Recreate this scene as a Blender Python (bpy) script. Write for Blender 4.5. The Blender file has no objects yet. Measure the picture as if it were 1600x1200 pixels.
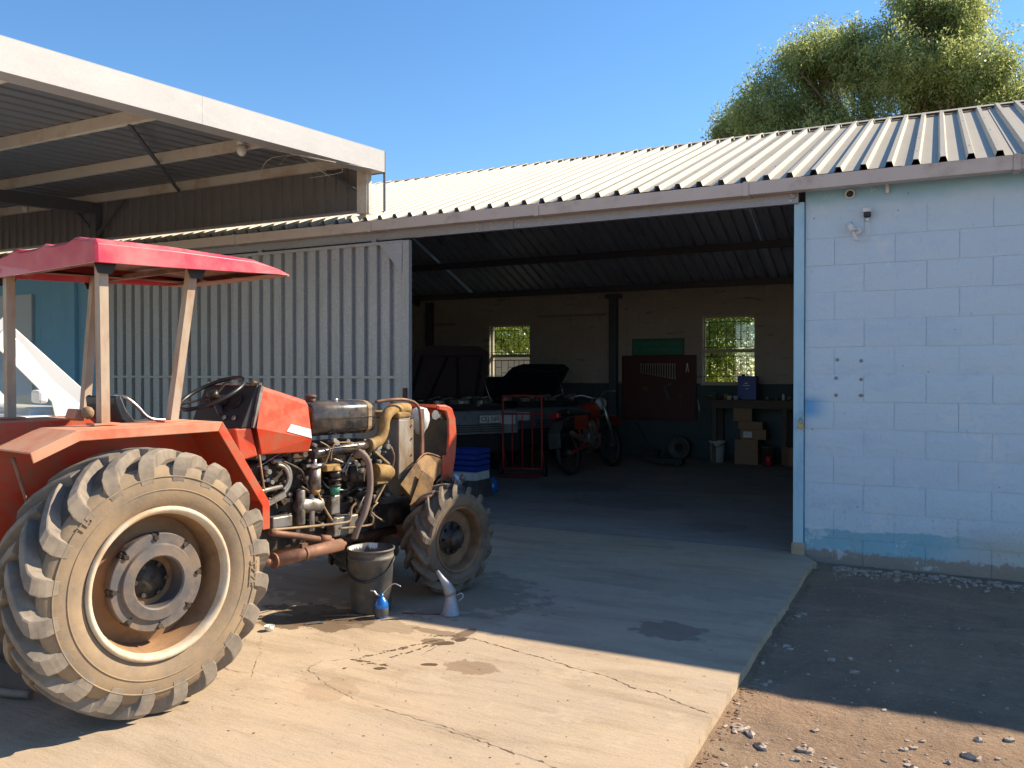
import bpy, math, random
from mathutils import Vector, Matrix, noise
import numpy as np
random.seed(7)
R = math.radians
SC = bpy.context.scene
COL = SC.collection

# ---------------------------------------------------------------- camera
cd = bpy.data.cameras.new('camera'); cam = bpy.data.objects.new('camera', cd); COL.objects.link(cam)
cam.location = (0, 0, 1.5)
cam.rotation_euler = (R(90 - 0.661), 0, R(27))
cd.sensor_width = 36; cd.lens = 1300 / 1600 * 36; cd.clip_end = 2000; cd.clip_start = .05
SC.camera = cam
# ---------------------------------------------------------------- light
SUNV = Vector((0.90, 0.925, 1.0)).normalized()
w = bpy.data.worlds.new('World'); SC.world = w; w.use_nodes = True
wn = w.node_tree; bg = wn.nodes['Background']
sk = wn.nodes.new('ShaderNodeTexSky'); sk.sky_type = 'NISHITA'; sk.sun_disc = False
sk.sun_elevation = math.asin(SUNV.z); sk.sun_rotation = math.atan2(SUNV.x, SUNV.y)
sk.air_density = 1.25; sk.dust_density = 0.0; sk.ozone_density = 4.5; sk.altitude = 1200
hs_ = wn.nodes.new('ShaderNodeHueSaturation'); hs_.inputs['Saturation'].default_value = 1.14; wn.links.new(sk.outputs[0], hs_.inputs['Color']); wn.links.new(hs_.outputs[0], bg.inputs[0]); bg.inputs[1].default_value = 0.094
sd = bpy.data.lights.new('sun', 'SUN'); so = bpy.data.objects.new('sun', sd); COL.objects.link(so)
sd.energy = 4.7; sd.angle = R(.53); sd.color = (1, .85, .64)
so.rotation_euler = SUNV.to_track_quat('Z', 'Y').to_euler()
SC.view_settings.view_transform = 'Standard'; SC.view_settings.look = 'None'
SC.view_settings.gamma = 1; SC.view_settings.use_curve_mapping = False
SC.view_settings.exposure = 1.1
SC.render.engine = 'CYCLES'
SC.cycles.max_bounces = 12; SC.cycles.diffuse_bounces = 8

# ---------------------------------------------------------------- mesh helpers
class MB:
    def __init__(s): s.v = []; s.f = []; s.sm = []; s.mi = []
    def add(s, vs, fs, smooth=False, mi=0):
        n = len(s.v); s.v += [tuple(p) for p in vs]
        for f in fs: s.f.append([i + n for i in f]); s.sm.append(smooth); s.mi.append(mi)
        return s
    def box(s, x0, x1, y0, y1, z0, z1, mi=0):
        vs = [(x, y, z) for z in (z0, z1) for y in (y0, y1) for x in (x0, x1)]
        return s.add(vs, [(0, 2, 3, 1), (4, 5, 7, 6), (0, 1, 5, 4), (2, 6, 7, 3), (0, 4, 6, 2), (1, 3, 7, 5)], mi=mi)
    def obox(s, c, size, rot=(0, 0, 0), mi=0):
        m = Matrix.Translation(c) @ (rot if isinstance(rot, Matrix) else Matrix.Rotation(rot[2], 4, 'Z') @ Matrix.Rotation(rot[1], 4, 'Y') @ Matrix.Rotation(rot[0], 4, 'X'))
        a, b, d = [q / 2 for q in size]
        vs = [m @ Vector((x, y, z)) for z in (-d, d) for y in (-b, b) for x in (-a, a)]
        return s.add(vs, [(0, 2, 3, 1), (4, 5, 7, 6), (0, 1, 5, 4), (2, 6, 7, 3), (0, 4, 6, 2), (1, 3, 7, 5)], mi=mi)
    def bar(s, p0, p1, wd, h, up=(0, 0, 1), mi=0):
        p0 = Vector(p0); p1 = Vector(p1); d = (p1 - p0); L = d.length; d.normalize()
        u = Vector(up)
        if abs(d.dot(u)) > .98: u = Vector((0, 1, 0))
        a = d.cross(u).normalized(); b = a.cross(d).normalized()
        vs = []
        for p in (p0, p1):
            for i, j in ((-1, -1), (1, -1), (1, 1), (-1, 1)): vs.append(p + a * i * wd / 2 + b * j * h / 2)
        return s.add(vs, [(3, 2, 1, 0), (4, 5, 6, 7), (0, 1, 5, 4), (1, 2, 6, 5), (2, 3, 7, 6), (3, 0, 4, 7)], mi=mi)
    def tube(s, pts, r, n=8, smoothp=0, caps=True, mi=0):
        P = [Vector(p) for p in pts]
        if smoothp and len(P) > 2:
            Q = []
            for i in range(len(P) - 1):
                a = P[max(i - 1, 0)]; b = P[i]; c = P[i + 1]; d = P[min(i + 2, len(P) - 1)]
                for k in range(smoothp):
                    t = k / smoothp
                    Q.append(.5 * ((2 * b) + (c - a) * t + (2 * a - 5 * b + 4 * c - d) * t * t + (3 * b - a - 3 * c + d) * t ** 3))
            Q.append(P[-1]); P = Q
        rs = r if isinstance(r, (list, tuple)) else [r] * len(P)
        if len(rs) != len(P): rs = [rs[0] + (rs[-1] - rs[0]) * i / (len(P) - 1) for i in range(len(P))]
        prev = None; vs = []
        for i, p in enumerate(P):
            t = (P[min(i + 1, len(P) - 1)] - P[max(i - 1, 0)]).normalized()
            if prev is None:
                prev = t.orthogonal().normalized()
            prev = (prev - t * prev.dot(t)).normalized(); b = t.cross(prev)
            for k in range(n):
                a = 2 * math.pi * k / n; vs.append(p + (prev * math.cos(a) + b * math.sin(a)) * rs[i])
        fs = [(i * n + k, i * n + (k + 1) % n, (i + 1) * n + (k + 1) % n, (i + 1) * n + k) for i in range(len(P) - 1) for k in range(n)]
        s.add(vs, fs, True, mi)
        if caps:
            s.add(vs[:n], [tuple(range(n))[::-1]], mi=mi); s.add(vs[-n:], [tuple(range(n))], mi=mi)
        return s
    def cyl(s, p0, p1, r0, r1=None, n=16, mi=0): return s.tube([p0, p1], [r0, r0 if r1 is None else r1], n, mi=mi)
    def lathe(s, prof, o=(0, 0, 0), axis='Z', n=32, smooth=True, mi=0):
        o = Vector(o); vs = []
        for r, t in prof:
            for k in range(n):
                a = 2 * math.pi * k / n; c, d = r * math.cos(a), r * math.sin(a)
                q = {'Z': (c, d, t), 'Y': (c, t, d), 'X': (t, c, d)}[axis]; vs.append(o + Vector(q))
        fs = [(i * n + k, i * n + (k + 1) % n, (i + 1) * n + (k + 1) % n, (i + 1) * n + k) for i in range(len(prof) - 1) for k in range(n)]
        return s.add(vs, fs, smooth, mi)
    def prism(s, pts, ext, mi=0):
        n = len(pts); e = Vector(ext); vs = [Vector(p) for p in pts] + [Vector(p) + e for p in pts]
        fs = [tuple(range(n))[::-1], tuple(range(n, 2 * n))] + [(i, (i + 1) % n, n + (i + 1) % n, n + i) for i in range(n)]
        return s.add(vs, fs, mi=mi)
    def loft(s, secs, closed=True, smooth=False, caps=True, mi=0):
        n = len(secs[0]); vs = [p for q in secs for p in q]
        rg = range(n) if closed else range(n - 1)
        s.add(vs, [(i * n + k, i * n + (k + 1) % n, (i + 1) * n + (k + 1) % n, (i + 1) * n + k) for i in range(len(secs) - 1) for k in rg], smooth, mi)
        if caps and closed: s.add(secs[0], [tuple(range(n))[::-1]], mi=mi); s.add(secs[-1], [tuple(range(n))], mi=mi)
        return s
    def ball(s, c, r, sc=(1, 1, 1), n=12, mi=0):
        c = Vector(c); vs = []; m = n // 2
        for i in range(m + 1):
            t = math.pi * i / m
            for k in range(n):
                a = 2 * math.pi * k / n
                vs.append(c + Vector((r * sc[0] * math.sin(t) * math.cos(a), r * sc[1] * math.sin(t) * math.sin(a), r * sc[2] * math.cos(t))))
        return s.add(vs, [(i * n + k, i * n + (k + 1) % n, (i + 1) * n + (k + 1) % n, (i + 1) * n + k) for i in range(m) for k in range(n)], True, mi)
    def mesh(s, name, mats, off=(0, 0, 0), recalc=True):
        import bmesh
        me = bpy.data.meshes.new(name)
        me.from_pydata([(a - off[0], b - off[1], c - off[2]) for a, b, c in s.v], [], s.f)
        me.polygons.foreach_set('use_smooth', s.sm); me.polygons.foreach_set('material_index', s.mi)
        for m in (mats if isinstance(mats, (list, tuple)) else [mats]): me.materials.append(m)
        if recalc:
            b = bmesh.new(); b.from_mesh(me); bmesh.ops.remove_doubles(b, verts=b.verts, dist=1e-5)
            bmesh.ops.recalc_face_normals(b, faces=b.faces); b.to_mesh(me); b.free()
        return me

ORG = {}
def tagit(o, label=None, cat=None, group=None, kind=None):
    if label: o['label'] = label
    if cat: o['category'] = cat
    if group: o['group'] = group
    if kind: o['kind'] = kind
    return o
def thing(name, label, cat, loc=(0, 0, 0), rz=0, group=None, local=False):
    o = bpy.data.objects.new(name, None); COL.objects.link(o); o.location = loc; o.rotation_euler = (0, 0, rz)
    o.empty_display_size = .2
    ORG[o.name] = (0, 0, 0) if local else tuple(loc)
    return tagit(o, label, cat, group)
def root_org(p):
    while p is not None:
        if p.name in ORG: return ORG[p.name]
        p = p.parent
    return (0, 0, 0)
def obj(name, mb, mats, parent=None, bevel=0, seg=2, off=None, **kw):
    """links a mesh object; vertices are world metres (or the parent's own frame for a 'local' thing)"""
    me = mb if isinstance(mb, bpy.types.Mesh) else mb.mesh(name, mats, off if off is not None else root_org(parent))
    o = bpy.data.objects.new(name, me); COL.objects.link(o)
    if parent is not None: o.parent = parent
    if bevel:
        b = o.modifiers.new('bevel', 'BEVEL'); b.width = bevel; b.segments = seg; b.limit_method = 'ANGLE'; b.angle_limit = R(40)
    return tagit(o, **kw)
def solo(name, mb, mats, loc, label, cat, bevel=0, group=None, rz=0):
    """a top-level one-mesh thing built round the origin, stood at loc"""
    o = obj(name, mb, mats, None, bevel=bevel, off=(0, 0, 0)); o.location = loc; o.rotation_euler = (0, 0, rz)
    return tagit(o, label, cat, group)
def copytree(o, parent=None):
    c = o.copy(); COL.objects.link(c); c.parent = parent
    for ch in o.children: copytree(ch, c)
    return c

# ---------------------------------------------------------------- materials
class NT:
    def __init__(s, name):
        s.m = bpy.data.materials.new(name); s.m.use_nodes = True; s.t = s.m.node_tree; s.b = s.t.nodes['Principled BSDF']
        s.geo = None
    def n(s, typ, **kw):
        x = s.t.nodes.new(typ)
        for k, v in kw.items(): setattr(x, k, v)
        return x
    def l(s, a, b): s.t.links.new(a, b)
    def coord(s, world=False):
        if world: return s.n('ShaderNodeNewGeometry').outputs['Position']
        return s.n('ShaderNodeTexCoord').outputs['Object']
    def noise(s, co, scale, detail=5, rough=.6, stretch=None, dist=0):
        if stretch:
            mp = s.n('ShaderNodeMapping'); mp.inputs['Scale'].default_value = stretch; s.l(co, mp.inputs[0]); co = mp.outputs[0]
        x = s.n('ShaderNodeTexNoise'); x.inputs['Scale'].default_value = scale; x.inputs['Detail'].default_value = detail
        x.inputs['Roughness'].default_value = rough; x.inputs['Distortion'].default_value = dist; s.l(co, x.inputs['Vector'])
        return x.outputs['Fac']
    def ramp(s, fac, lo, hi, a=0., b=1.):
        x = s.n('ShaderNodeMapRange'); x.interpolation_type = 'SMOOTHSTEP'; s.l(fac, x.inputs[0]); x.inputs[1].default_value = lo; x.inputs[2].default_value = hi
        x.inputs[3].default_value = a; x.inputs[4].default_value = b
        return x.outputs[0]
    def mix(s, fac, a, b):
        x = s.n('ShaderNodeMix', data_type='RGBA')
        if isinstance(fac, (int, float)): x.inputs[0].default_value = fac
        else: s.l(fac, x.inputs[0])
        for i, c in ((6, a), (7, b)):
            if isinstance(c, (tuple, list)): x.inputs[i].default_value = (*c[:3], 1)
            else: s.l(c, x.inputs[i])
        return x.outputs[2]
    def math(s, op, a, b=0.):
        x = s.n('ShaderNodeMath', operation=op)
        for i, c in ((0, a), (1, b)):
            if isinstance(c, (int, float)): x.inputs[i].default_value = c
            else: s.l(c, x.inputs[i])
        return x.outputs[0]
    def sep(s, co):
        x = s.n('ShaderNodeSeparateXYZ'); s.l(co, x.inputs[0]); return x.outputs
    def bump(s, h, strength=.3, dist=.01):
        x = s.n('ShaderNodeBump'); x.inputs['Strength'].default_value = strength; x.inputs['Distance'].default_value = dist
        s.l(h, x.inputs['Height'])
        if s.b.inputs['Normal'].is_linked: s.l(s.b.inputs['Normal'].links[0].from_socket, x.inputs['Normal'])
        s.l(x.outputs[0], s.b.inputs['Normal'])
    def out(s, col=None, rough=None, metal=None):
        for k, c in (('Base Color', col), ('Roughness', rough), ('Metallic', metal)):
            if c is None: continue
            if isinstance(c, (int, float)): s.b.inputs[k].default_value = c
            elif isinstance(c, (tuple, list)): s.b.inputs[k].default_value = (*c[:3], 1)
            else: s.l(c, s.b.inputs[k])
        return s.m
def sc(c, k): return tuple(min(1, x * k) for x in c[:3])
def M(name, col, rough=.6, metal=0, var=.18, scale=6, dirt=None, dirt_amt=.5, dscale=4, bump=.15, bscale=40, bdist=.004, coat=0, stretch=None, world=False):
    t = NT(name); co = t.coord(world)
    c = t.mix(t.noise(co, scale, stretch=stretch), sc(col, 1 - var), sc(col, 1 + var))
    rg = rough
    if dirt:
        k = t.ramp(t.noise(co, dscale, 8, .65, stretch=stretch), 1 - dirt_amt - .22, 1 - dirt_amt + .18)
        c = t.mix(k, c, dirt); rg = t.math('ADD', t.math('MULTIPLY', k, min(.3, 1 - rough)), rough)
    if bump: t.bump(t.noise(co, bscale, 6), bump, bdist)
    t.b.inputs['Coat Weight'].default_value = coat
    return t.out(c, rg, metal)

DUST = (.42, .30, .18)
m_tyre = M('dusty_rubber', (.30, .215, .13), .85, 0, .22, 9, (.17, .14, .11), .42, 5, .3, 55, .004)
m_lug = M('worn_lug_rubber', (.26, .215, .165), .82, 0, .22, 9, (.13, .115, .10), .44, 7, .3, 60, .003)
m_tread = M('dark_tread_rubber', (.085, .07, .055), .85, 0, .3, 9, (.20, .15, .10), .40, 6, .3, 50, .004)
m_tyref = M('shaded_front_tyre_rubber', (.165, .12, .08), .85, 0, .25, 9, (.07, .055, .045), .45, 5, .3, 55, .004)  # darker copy of the tyre rubber, with the eave shade put into its colour
m_lugf = M('shaded_front_lug_rubber', (.16, .125, .09), .8, 0, .25, 12, (.07, .06, .05), .42, 7, .3, 60, .003)  # front lugs likewise darkened to carry the eave shade
m_rimf = M('shaded_brown_front_rim', (.22, .12, .06), .7, 0, .25, 8, (.10, .055, .03), .45, 6, .2, 30)  # brown rim colour deepened to include the shade on the front wheels
m_red = M('tractor_red_paint', (.60, .055, .016), .42, 0, .14, 5, (.36, .13, .065), .44, 9, .15, 12, .002, coat=.15)
m_reddust = M('sun_bleached_red_paint', (.56, .13, .065), .6, 0, .18, 7, (.54, .29, .18), .52, 6, .08, 40, .002)
m_canopy = M('faded_canopy_fibreglass', (.52, .022, .055), .34, 0, .15, 4, (.62, .17, .17), .42, 3.5, .06, 14, .003, coat=.25)
m_canin = M('canopy_lining', (.40, .27, .20), .7, 0, .2, 5, (.25, .14, .10), .45, 4)
m_black = M('greasy_black_metal', (.022, .02, .02), .38, .3, .4, 14, (.13, .085, .05), .42, 9, .3, 30)
m_blackgl = M('gloss_black_tank', (.018, .018, .02), .22, 0, .3, 5, (.16, .12, .08), .40, 5, .05, 20, coat=.5)
m_eng = M('oily_engine_casting', (.10, .085, .07), .5, .5, .5, 18, (.03, .025, .022), .5, 11, .5, 35, .006)
m_alu = M('oily_aluminium', (.42, .40, .37), .42, .8, .3, 16, (.10, .08, .06), .45, 12, .3, 40)
m_ochre = M('ochre_dusty_pipe', (.38, .235, .075), .7, 0, .2, 12, (.17, .10, .04), .46, 9, .5, 30, .006)
m_tan = M('dusty_tan_steel', (.38, .27, .15), .65, 0, .25, 9, (.13, .08, .045), .48, 9, .4, 30)
m_tray = M('oily_brown_tray', (.30, .175, .065), .45, .1, .3, 9, (.10, .055, .03), .46, 8, .4, 20, .008)
m_core = M('streaked_radiator_steel', (.36, .33, .28), .6, .2, .25, 12, (.20, .13, .07), .48, 7, .3, 30, stretch=(2, 2, .5))
m_post = M('weathered_canopy_post', (.42, .34, .255), .65, 0, .18, 8, (.32, .17, .09), .38, 5, .2, 40, stretch=(2, 2, .6))
m_rust = M('brown_rusty_steel', (.24, .12, .075), .6, .2, .3, 12, (.11, .06, .04), .45, 8, .3, 40)
m_rim = M('cream_rim_paint', (.60, .52, .40), .5, 0, .12, 8, (.42, .26, .13), .42, 6, .15, 30)
m_rimin = M('dusty_brown_rim', (.33, .19, .095), .75, 0, .25, 8, (.16, .09, .05), .4, 6, .2, 30)
m_weight = M('cast_iron_weight', (.105, .10, .105), .55, .2, .2, 12, (.24, .17, .11), .42, 7, .4, 60, .003)
m_hose = M('dusty_hose', (.20, .15, .12), .7, 0, .2, 9)
m_white = M('chalky_white_paint', (.78, .77, .74), .4, 0, .05, 5, bump=0)
m_plw = M('white_plastic', (.72, .72, .70), .4, 0, .08, 9, (.45, .42, .36), .35, 8, bump=0)
m_grey = M('dark_grey_plastic', (.07, .068, .065), .5, 0, .2, 7, (.17, .14, .11), .38, 7)
m_steel = M('bare_steel', (.55, .55, .54), .3, .9, .1, 20, (.2, .13, .08), .3, 14)
m_blue = M('gloss_blue_paint', (.015, .16, .50), .25, .2, .1, 8, coat=.6)
m_bluep = M('blue_plastic', (.02, .06, .30), .45, 0, .15, 8)
m_seat = M('black_vinyl', (.02, .02, .022), .4, 0, .2, 10)
m_card = M('brown_cardboard', (.33, .20, .12), .85, 0, .15, 8)
m_cloth = M('grey_seat_cloth', (.42, .43, .46), .9, 0, .1, 20, bump=.3, bscale=90)
m_silver = M('silver_car_paint', (.26, .29, .34), .3, .6, .06, 4, coat=.5)
m_carwhite = M('white_car_paint', (.80, .80, .79), .3, 0, .03, 4, coat=.4, bump=0)
m_green = M('green_stripe_paint', (.03, .14, .07), .4, 0, .1, 4)
m_dark = M('dark_plastic', (.02, .02, .022), .55, 0, .2, 8)
m_board = M('dark_red_board', (.10, .025, .025), .6, 0, .25, 5)
m_redd = M('red_tube_paint', (.42, .03, .03), .45, 0, .2, 8)
m_bike = M('orange_red_bike_plastic', (.35, .03, .012), .35, 0, .1, 8)
m_sign = M('green_sign_paint', (.03, .20, .14), .5, 0, .15, 6)
m_bench = M('grimy_bench_timber', (.12, .09, .07), .8, 0, .3, 9, stretch=(1, 6, 6))
m_trunk = M('bark', (.16, .12, .08), .9, 0, .4, 8, bump=.8, bscale=20, bdist=.03)
m_winframe = M('cream_window_frame', (.55, .48, .33), .6, 0, .1, 10)
m_barm = M('black_burglar_bar', (.03, .03, .03), .5, .3, .2, 10)
m_teal = M('green_rope', (.02, .28, .20), .7, 0, .2, 10)
m_wood = M('grey_wood', (.30, .25, .19), .85, 0, .3, 6)
m_fence = M('cream_boundary_plaster', (.62, .50, .34), .85, 0, .12, 3)
m_doorp = M('pale_grey_door_paint', (.42, .43, .42), .5, 0, .06, 3)

def metal_sheet(name, col, var, streak, rough, metal, dirtc=(.30, .24, .18), damt=.36, spangle=0):
    t = NT(name); co = t.coord(True)
    c = t.mix(t.noise(co, 1.3, 6), sc(col, 1 - var), sc(col, 1 + var))
    c = t.mix(t.ramp(t.noise(co, 3, 6, stretch=streak), .5, .75, 0, .55), c, dirtc)
    if spangle:
        v = t.n('ShaderNodeTexVoronoi'); v.inputs['Scale'].default_value = 70; t.l(co, v.inputs['Vector'])
        g = t.n('ShaderNodeSeparateColor'); t.l(v.outputs['Color'], g.inputs[0])
        c = t.mix(t.math('MULTIPLY', g.outputs[0], spangle), c, sc(col, .6))
    oi = t.n('ShaderNodeObjectInfo').outputs['Random']
    c = t.mix(t.math('MULTIPLY', oi, .30), c, sc(col, .72))
    c = t.mix(t.ramp(t.noise(co, 5, 8, .7), .62, .74, 0, .5), c, dirtc)
    t.bump(t.noise(co, 25, 4), .08, .004); t.bump(t.noise(co, 1.6, 3), .35, .02)
    return t.out(c, rough, metal)
m_roof = metal_sheet('cream_roof_coating', (.43, .385, .295), .07, (6, .6, 1), .55, 0, (.36, .30, .23))
m_under = metal_sheet('glare_tinted_underside', (.36, .45, .58), .2, (5, .5, 1), .5, .1, (.03, .035, .05))  # pale blue tone puts the interior's glare into the ceiling colour
m_roofu = metal_sheet('canopy_roof_steel', (.20, .215, .25), .15, (5, .5, 1), .5, .2, (.18, .16, .14))
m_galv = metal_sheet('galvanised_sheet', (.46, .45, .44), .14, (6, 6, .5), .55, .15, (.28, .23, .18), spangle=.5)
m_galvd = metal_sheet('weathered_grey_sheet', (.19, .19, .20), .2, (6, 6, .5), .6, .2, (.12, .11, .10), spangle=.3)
m_fascia = metal_sheet('galvanised_flashing', (.40, .40, .41), .18, (1, 1, 3), .5, 0, (.50, .49, .48), spangle=.2)
m_header = metal_sheet('galvanised_channel', (.36, .37, .41), .12, (1, 1, 3), .5, .3, spangle=.4)
m_gutter = M('beige_gutter_paint', (.56, .46, .39), .45, 0, .08, 2, (.30, .22, .17), .3, 5, .05, world=True)
m_purlin = M('whitewashed_purlin', (.62, .58, .50), .6, 0, .1, 3, (.38, .22, .12), .34, 2.5, .1, world=True)
m_purlind = M('dark_purlin_steel', (.10, .11, .13), .6, .2, .15, 3, world=True)

def wall_paint():
    t = NT('blue_white_wall_paint'); co = t.coord(True); x, y, z = t.sep(co)
    c = t.mix(t.noise(co, 1.2, 5), (.49, .61, .70), (.58, .665, .71))
    c = t.mix(t.ramp(t.noise(co, 2.3, 5, stretch=(1, 1, 2)), .52, .7, 0, .45), c, (.44, .53, .68))
    nz = t.noise(co, 3.0, 6)
    zz = t.math('ADD', z, t.math('MULTIPLY', t.math('SUBTRACT', nz, .5), .16))
    cy = t.mix(t.noise(co, 5, 5), (.16, .40, .50), (.28, .47, .53))
    rightf = t.ramp(t.math('ADD', x, t.math('MULTIPLY', nz, .5)), .1, .75)
    low = t.math('MULTIPLY', t.ramp(t.math('ADD', zz, t.math('MULTIPLY', t.noise(co, 22, 5), .03)), .250, .236), t.math('SUBTRACT', 1, t.math('MULTIPLY', rightf, .85)))
    c = t.mix(t.math('MULTIPLY', low, .9), c, cy)
    c = t.mix(t.math('MULTIPLY', t.ramp(zz, .45, .15), t.math('MULTIPLY', rightf, .7)), c, (.45, .42, .34))
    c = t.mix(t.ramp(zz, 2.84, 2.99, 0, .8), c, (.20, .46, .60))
    xe = t.ramp(t.math('ADD', x, t.math('MULTIPLY', nz, .10)), -.93, -.88)
    hz = t.math('MULTIPLY', t.ramp(z, 1.10, 1.2), t.ramp(z, 1.36, 1.26))
    c = t.mix(t.math('MULTIPLY', t.math('SUBTRACT', 1, t.ramp(x, -.95, -.75)), hz), c, (.16, .38, .62))
    c = t.mix(t.ramp(t.math('ADD', z, t.math('MULTIPLY', t.noise(co, 16, 8, .7), .16)), .145, .115, 0, .85), c, (.27, .20, .15))
    c = t.mix(t.ramp(t.noise(co, 30, 6, .75, stretch=(1, 1, .35)), .60, .68, 0, .35), c, (.36, .40, .46))
    c = t.mix(t.math('MULTIPLY', t.ramp(t.noise(co, 45, 8, .7), .56, .66), t.ramp(z, .75, .2, 0, .6)), c, (.34, .27, .20))
    c = t.mix(t.ramp(t.noise(co, 1.7, 9, .75), .60, .63, 0, .5), c, (.66, .69, .71))
    sp = t.n('ShaderNodeTexVoronoi'); sp.inputs['Scale'].default_value = 4.5; t.l(co, sp.inputs['Vector'])
    c = t.mix(t.ramp(sp.outputs['Distance'], .045, .03, 0, .55), c, (.12, .15, .20))
    t.bump(t.noise(co, 7, 8, .62), .9, .016); t.bump(t.noise(co, 40, 5, .6), .5, .005)
    return t.out(c, .7)
m_wall = wall_paint()
def block_mat(name, a, b, dado=None, d1=None, streak=.5):
    t = NT(name); co = t.coord(True); x, y, z = t.sep(co)
    c = t.mix(t.noise(co, 2.5, 6), a, b)
    c = t.mix(t.ramp(t.noise(co, 6, 5, stretch=(.5, 1, 2.5)), .60, .70, 0, streak), c, sc(a, .45))
    if dado:
        zz = t.math('ADD', z, t.math('MULTIPLY', t.noise(co, 8, 3), .03))
        c = t.mix(t.ramp(zz, dado + .02, dado), c, d1)
    t.bump(t.noise(co, 12, 8, .62), .6, .012)
    return t.out(c, .85)
m_inner = block_mat('grimy_limewash_block', (.52, .47, .41), (.38, .34, .30), 1.34, (.07, .095, .10), streak=.85)
m_blueblock = block_mat('mid_blue_wall_paint', (.17, .38, .54), (.22, .43, .58), streak=.12)
m_jamb = M('pale_cyan_steel_paint', (.36, .56, .66), .5, 0, .1, 2.2, (.16, .36, .50), .32, 6, .15, 30, world=True, stretch=(1, 1, .4))

def slab_mat(name, base, base2, stains, dark=1.0):
    t = NT(name); co = t.coord(True); x, y, z = t.sep(co)
    c = t.mix(t.ramp(t.noise(co, .7, 8, .65), .35, .65), base, base2)
    c = t.mix(t.ramp(t.noise(co, 3.2, 9, .7, stretch=(.35, 1.6, 1), dist=.5), .45, .70, 0, .85), c, sc(base, .56))
    c = t.mix(t.ramp(t.noise(co, 1.9, 9, .72), .55, .62, 0, .45), c, sc(base2, 1.3))
    c = t.mix(t.ramp(t.noise(co, 26, 8, .75, stretch=(.4, 1.6, 1)), .57, .66, 0, .5), c, sc(base, .55))
    c = t.mix(t.ramp(t.noise(co, 14, 6, .7, stretch=(.5, 1.4, 1)), .55, .75, 0, .35), c, sc(base2, .66))
    c = t.mix(t.ramp(t.noise(co, 90, 3), .3, .7, 0, .28), c, sc(base, 1.35))
    v = t.n('ShaderNodeTexVoronoi', feature='DISTANCE_TO_EDGE'); v.inputs['Scale'].default_value = .75
    wv = t.n('ShaderNodeMix', data_type='VECTOR'); wv.inputs[0].default_value = .06; t.l(co, wv.inputs[4])
    nn = t.n('ShaderNodeTexNoise'); nn.inputs['Scale'].default_value = 4; nn.inputs['Detail'].default_value = 8; t.l(co, nn.inputs['Vector']); t.l(nn.outputs['Color'], wv.inputs[5]); t.l(wv.outputs[1], v.inputs['Vector'])
    ck = t.math('MULTIPLY', t.ramp(v.outputs['Distance'], .0035, .001), t.ramp(t.noise(co, .9, 3), .5, .56))
    c = t.mix(t.math('MULTIPLY', ck, .0), c, sc(base, .4))
    ns = t.math('SUBTRACT', t.noise(co, 9, 6, .6), .5)
    for (sx, sy, rx, ry, a, col) in stains:
        rx, ry = rx * 1.3, ry * 1.3
        dx = t.math('DIVIDE', t.math('SUBTRACT', x, sx), rx); dy = t.math('DIVIDE', t.math('SUBTRACT', y, sy), ry)
        d = t.math('ADD', t.math('SQRT', t.math('ADD', t.math('MULTIPLY', dx, dx), t.math('MULTIPLY', dy, dy))), t.math('MULTIPLY', ns, 1.7))
        c = t.mix(t.ramp(d, 1.05, .93, 0, a), c, col)
    pt = t.n('ShaderNodeTexVoronoi'); pt.inputs['Scale'].default_value = 5; t.l(co, pt.inputs['Vector'])
    c = t.mix(t.ramp(pt.outputs['Distance'], .07, .05, 0, .5), c, sc(base, .35))
    t.bump(t.noise(co, 5, 9, .7, stretch=(.35, 1.5, 1)), .5, .02); t.bump(t.noise(co, 120, 3), .35, .003)
    return t.out(c, .88)
OIL = (.105, .065, .035)
stains = [(-3.30, 3.98, .20, .13, .85, OIL), (-3.52, 3.86, .16, .10, .85, OIL), (-2.98, 4.06, .22, .09, .6, (.22, .16, .10)), (-3.42, 4.1, .3, .12, .8, OIL),
          (-2.58, 4.10, .13, .035, .6, OIL), (-2.50, 3.95, .06, .04, .75, OIL), (-2.42, 4.14, .03, .09, .8, OIL),
          (-2.11, 3.69, .12, .07, .7, (.20, .13, .075)), (-1.38, 4.74, .16, .13, .6, (.15, .10, .07)), (-2.55, 3.12, .1, .1, .4, (.30, .2, .12)),
          (-1.5, 5.9, .5, .3, .25, (.2, .16, .13)), (-3.5, 4.9, .9, .5, .45, (.13, .09, .06))]
m_slab = slab_mat('dusty_yard_concrete', (.43, .325, .215), (.36, .29, .215), stains)
m_floor = slab_mat('oily_workshop_concrete', (.33, .28, .24), (.25, .22, .195), [(-3.2, 9.2, .5, .3, .35, (.12, .10, .09)), (-1.9, 8.2, .25, .2, .3, (.12, .10, .09)), (-4.2, 10.3, .5, .4, .35, (.12, .1, .09))])
def dirt_mat():
    t = NT('packed_red_dirt'); co = t.coord(True)
    c = t.mix(t.ramp(t.noise(co, 1.1, 8, .65), .35, .65), (.31, .20, .12), (.23, .155, .10))
    c = t.mix(t.ramp(t.noise(co, 22, 8, .7), .5, .75, 0, .6), c, (.40, .29, .19))
    c = t.mix(t.ramp(t.noise(co, 6, 8, .7, stretch=(1, .4, 1)), .52, .7, 0, .5), c, (.16, .105, .07))
    c = t.mix(t.ramp(t.noise(co, 80, 4, .7), .58, .66, 0, .6), c, (.42, .33, .25)); c = t.mix(t.ramp(t.noise(co, 2.4, 8, .7, stretch=(.5, 1.6, 1)), .5, .62, 0, .5), c, (.36, .255, .165))
    t.bump(t.noise(co, 9, 10, .7), 1, .035); t.bump(t.noise(co, 60, 6, .7), 1, .010)
    return t.out(c, .95)
m_dirt = dirt_mat()
m_stone = M('pale_gravel', (.45, .38, .31), .85, 0, .35, 30, (.25, .17, .12), .45, 20, .4, 60, world=True)
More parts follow.
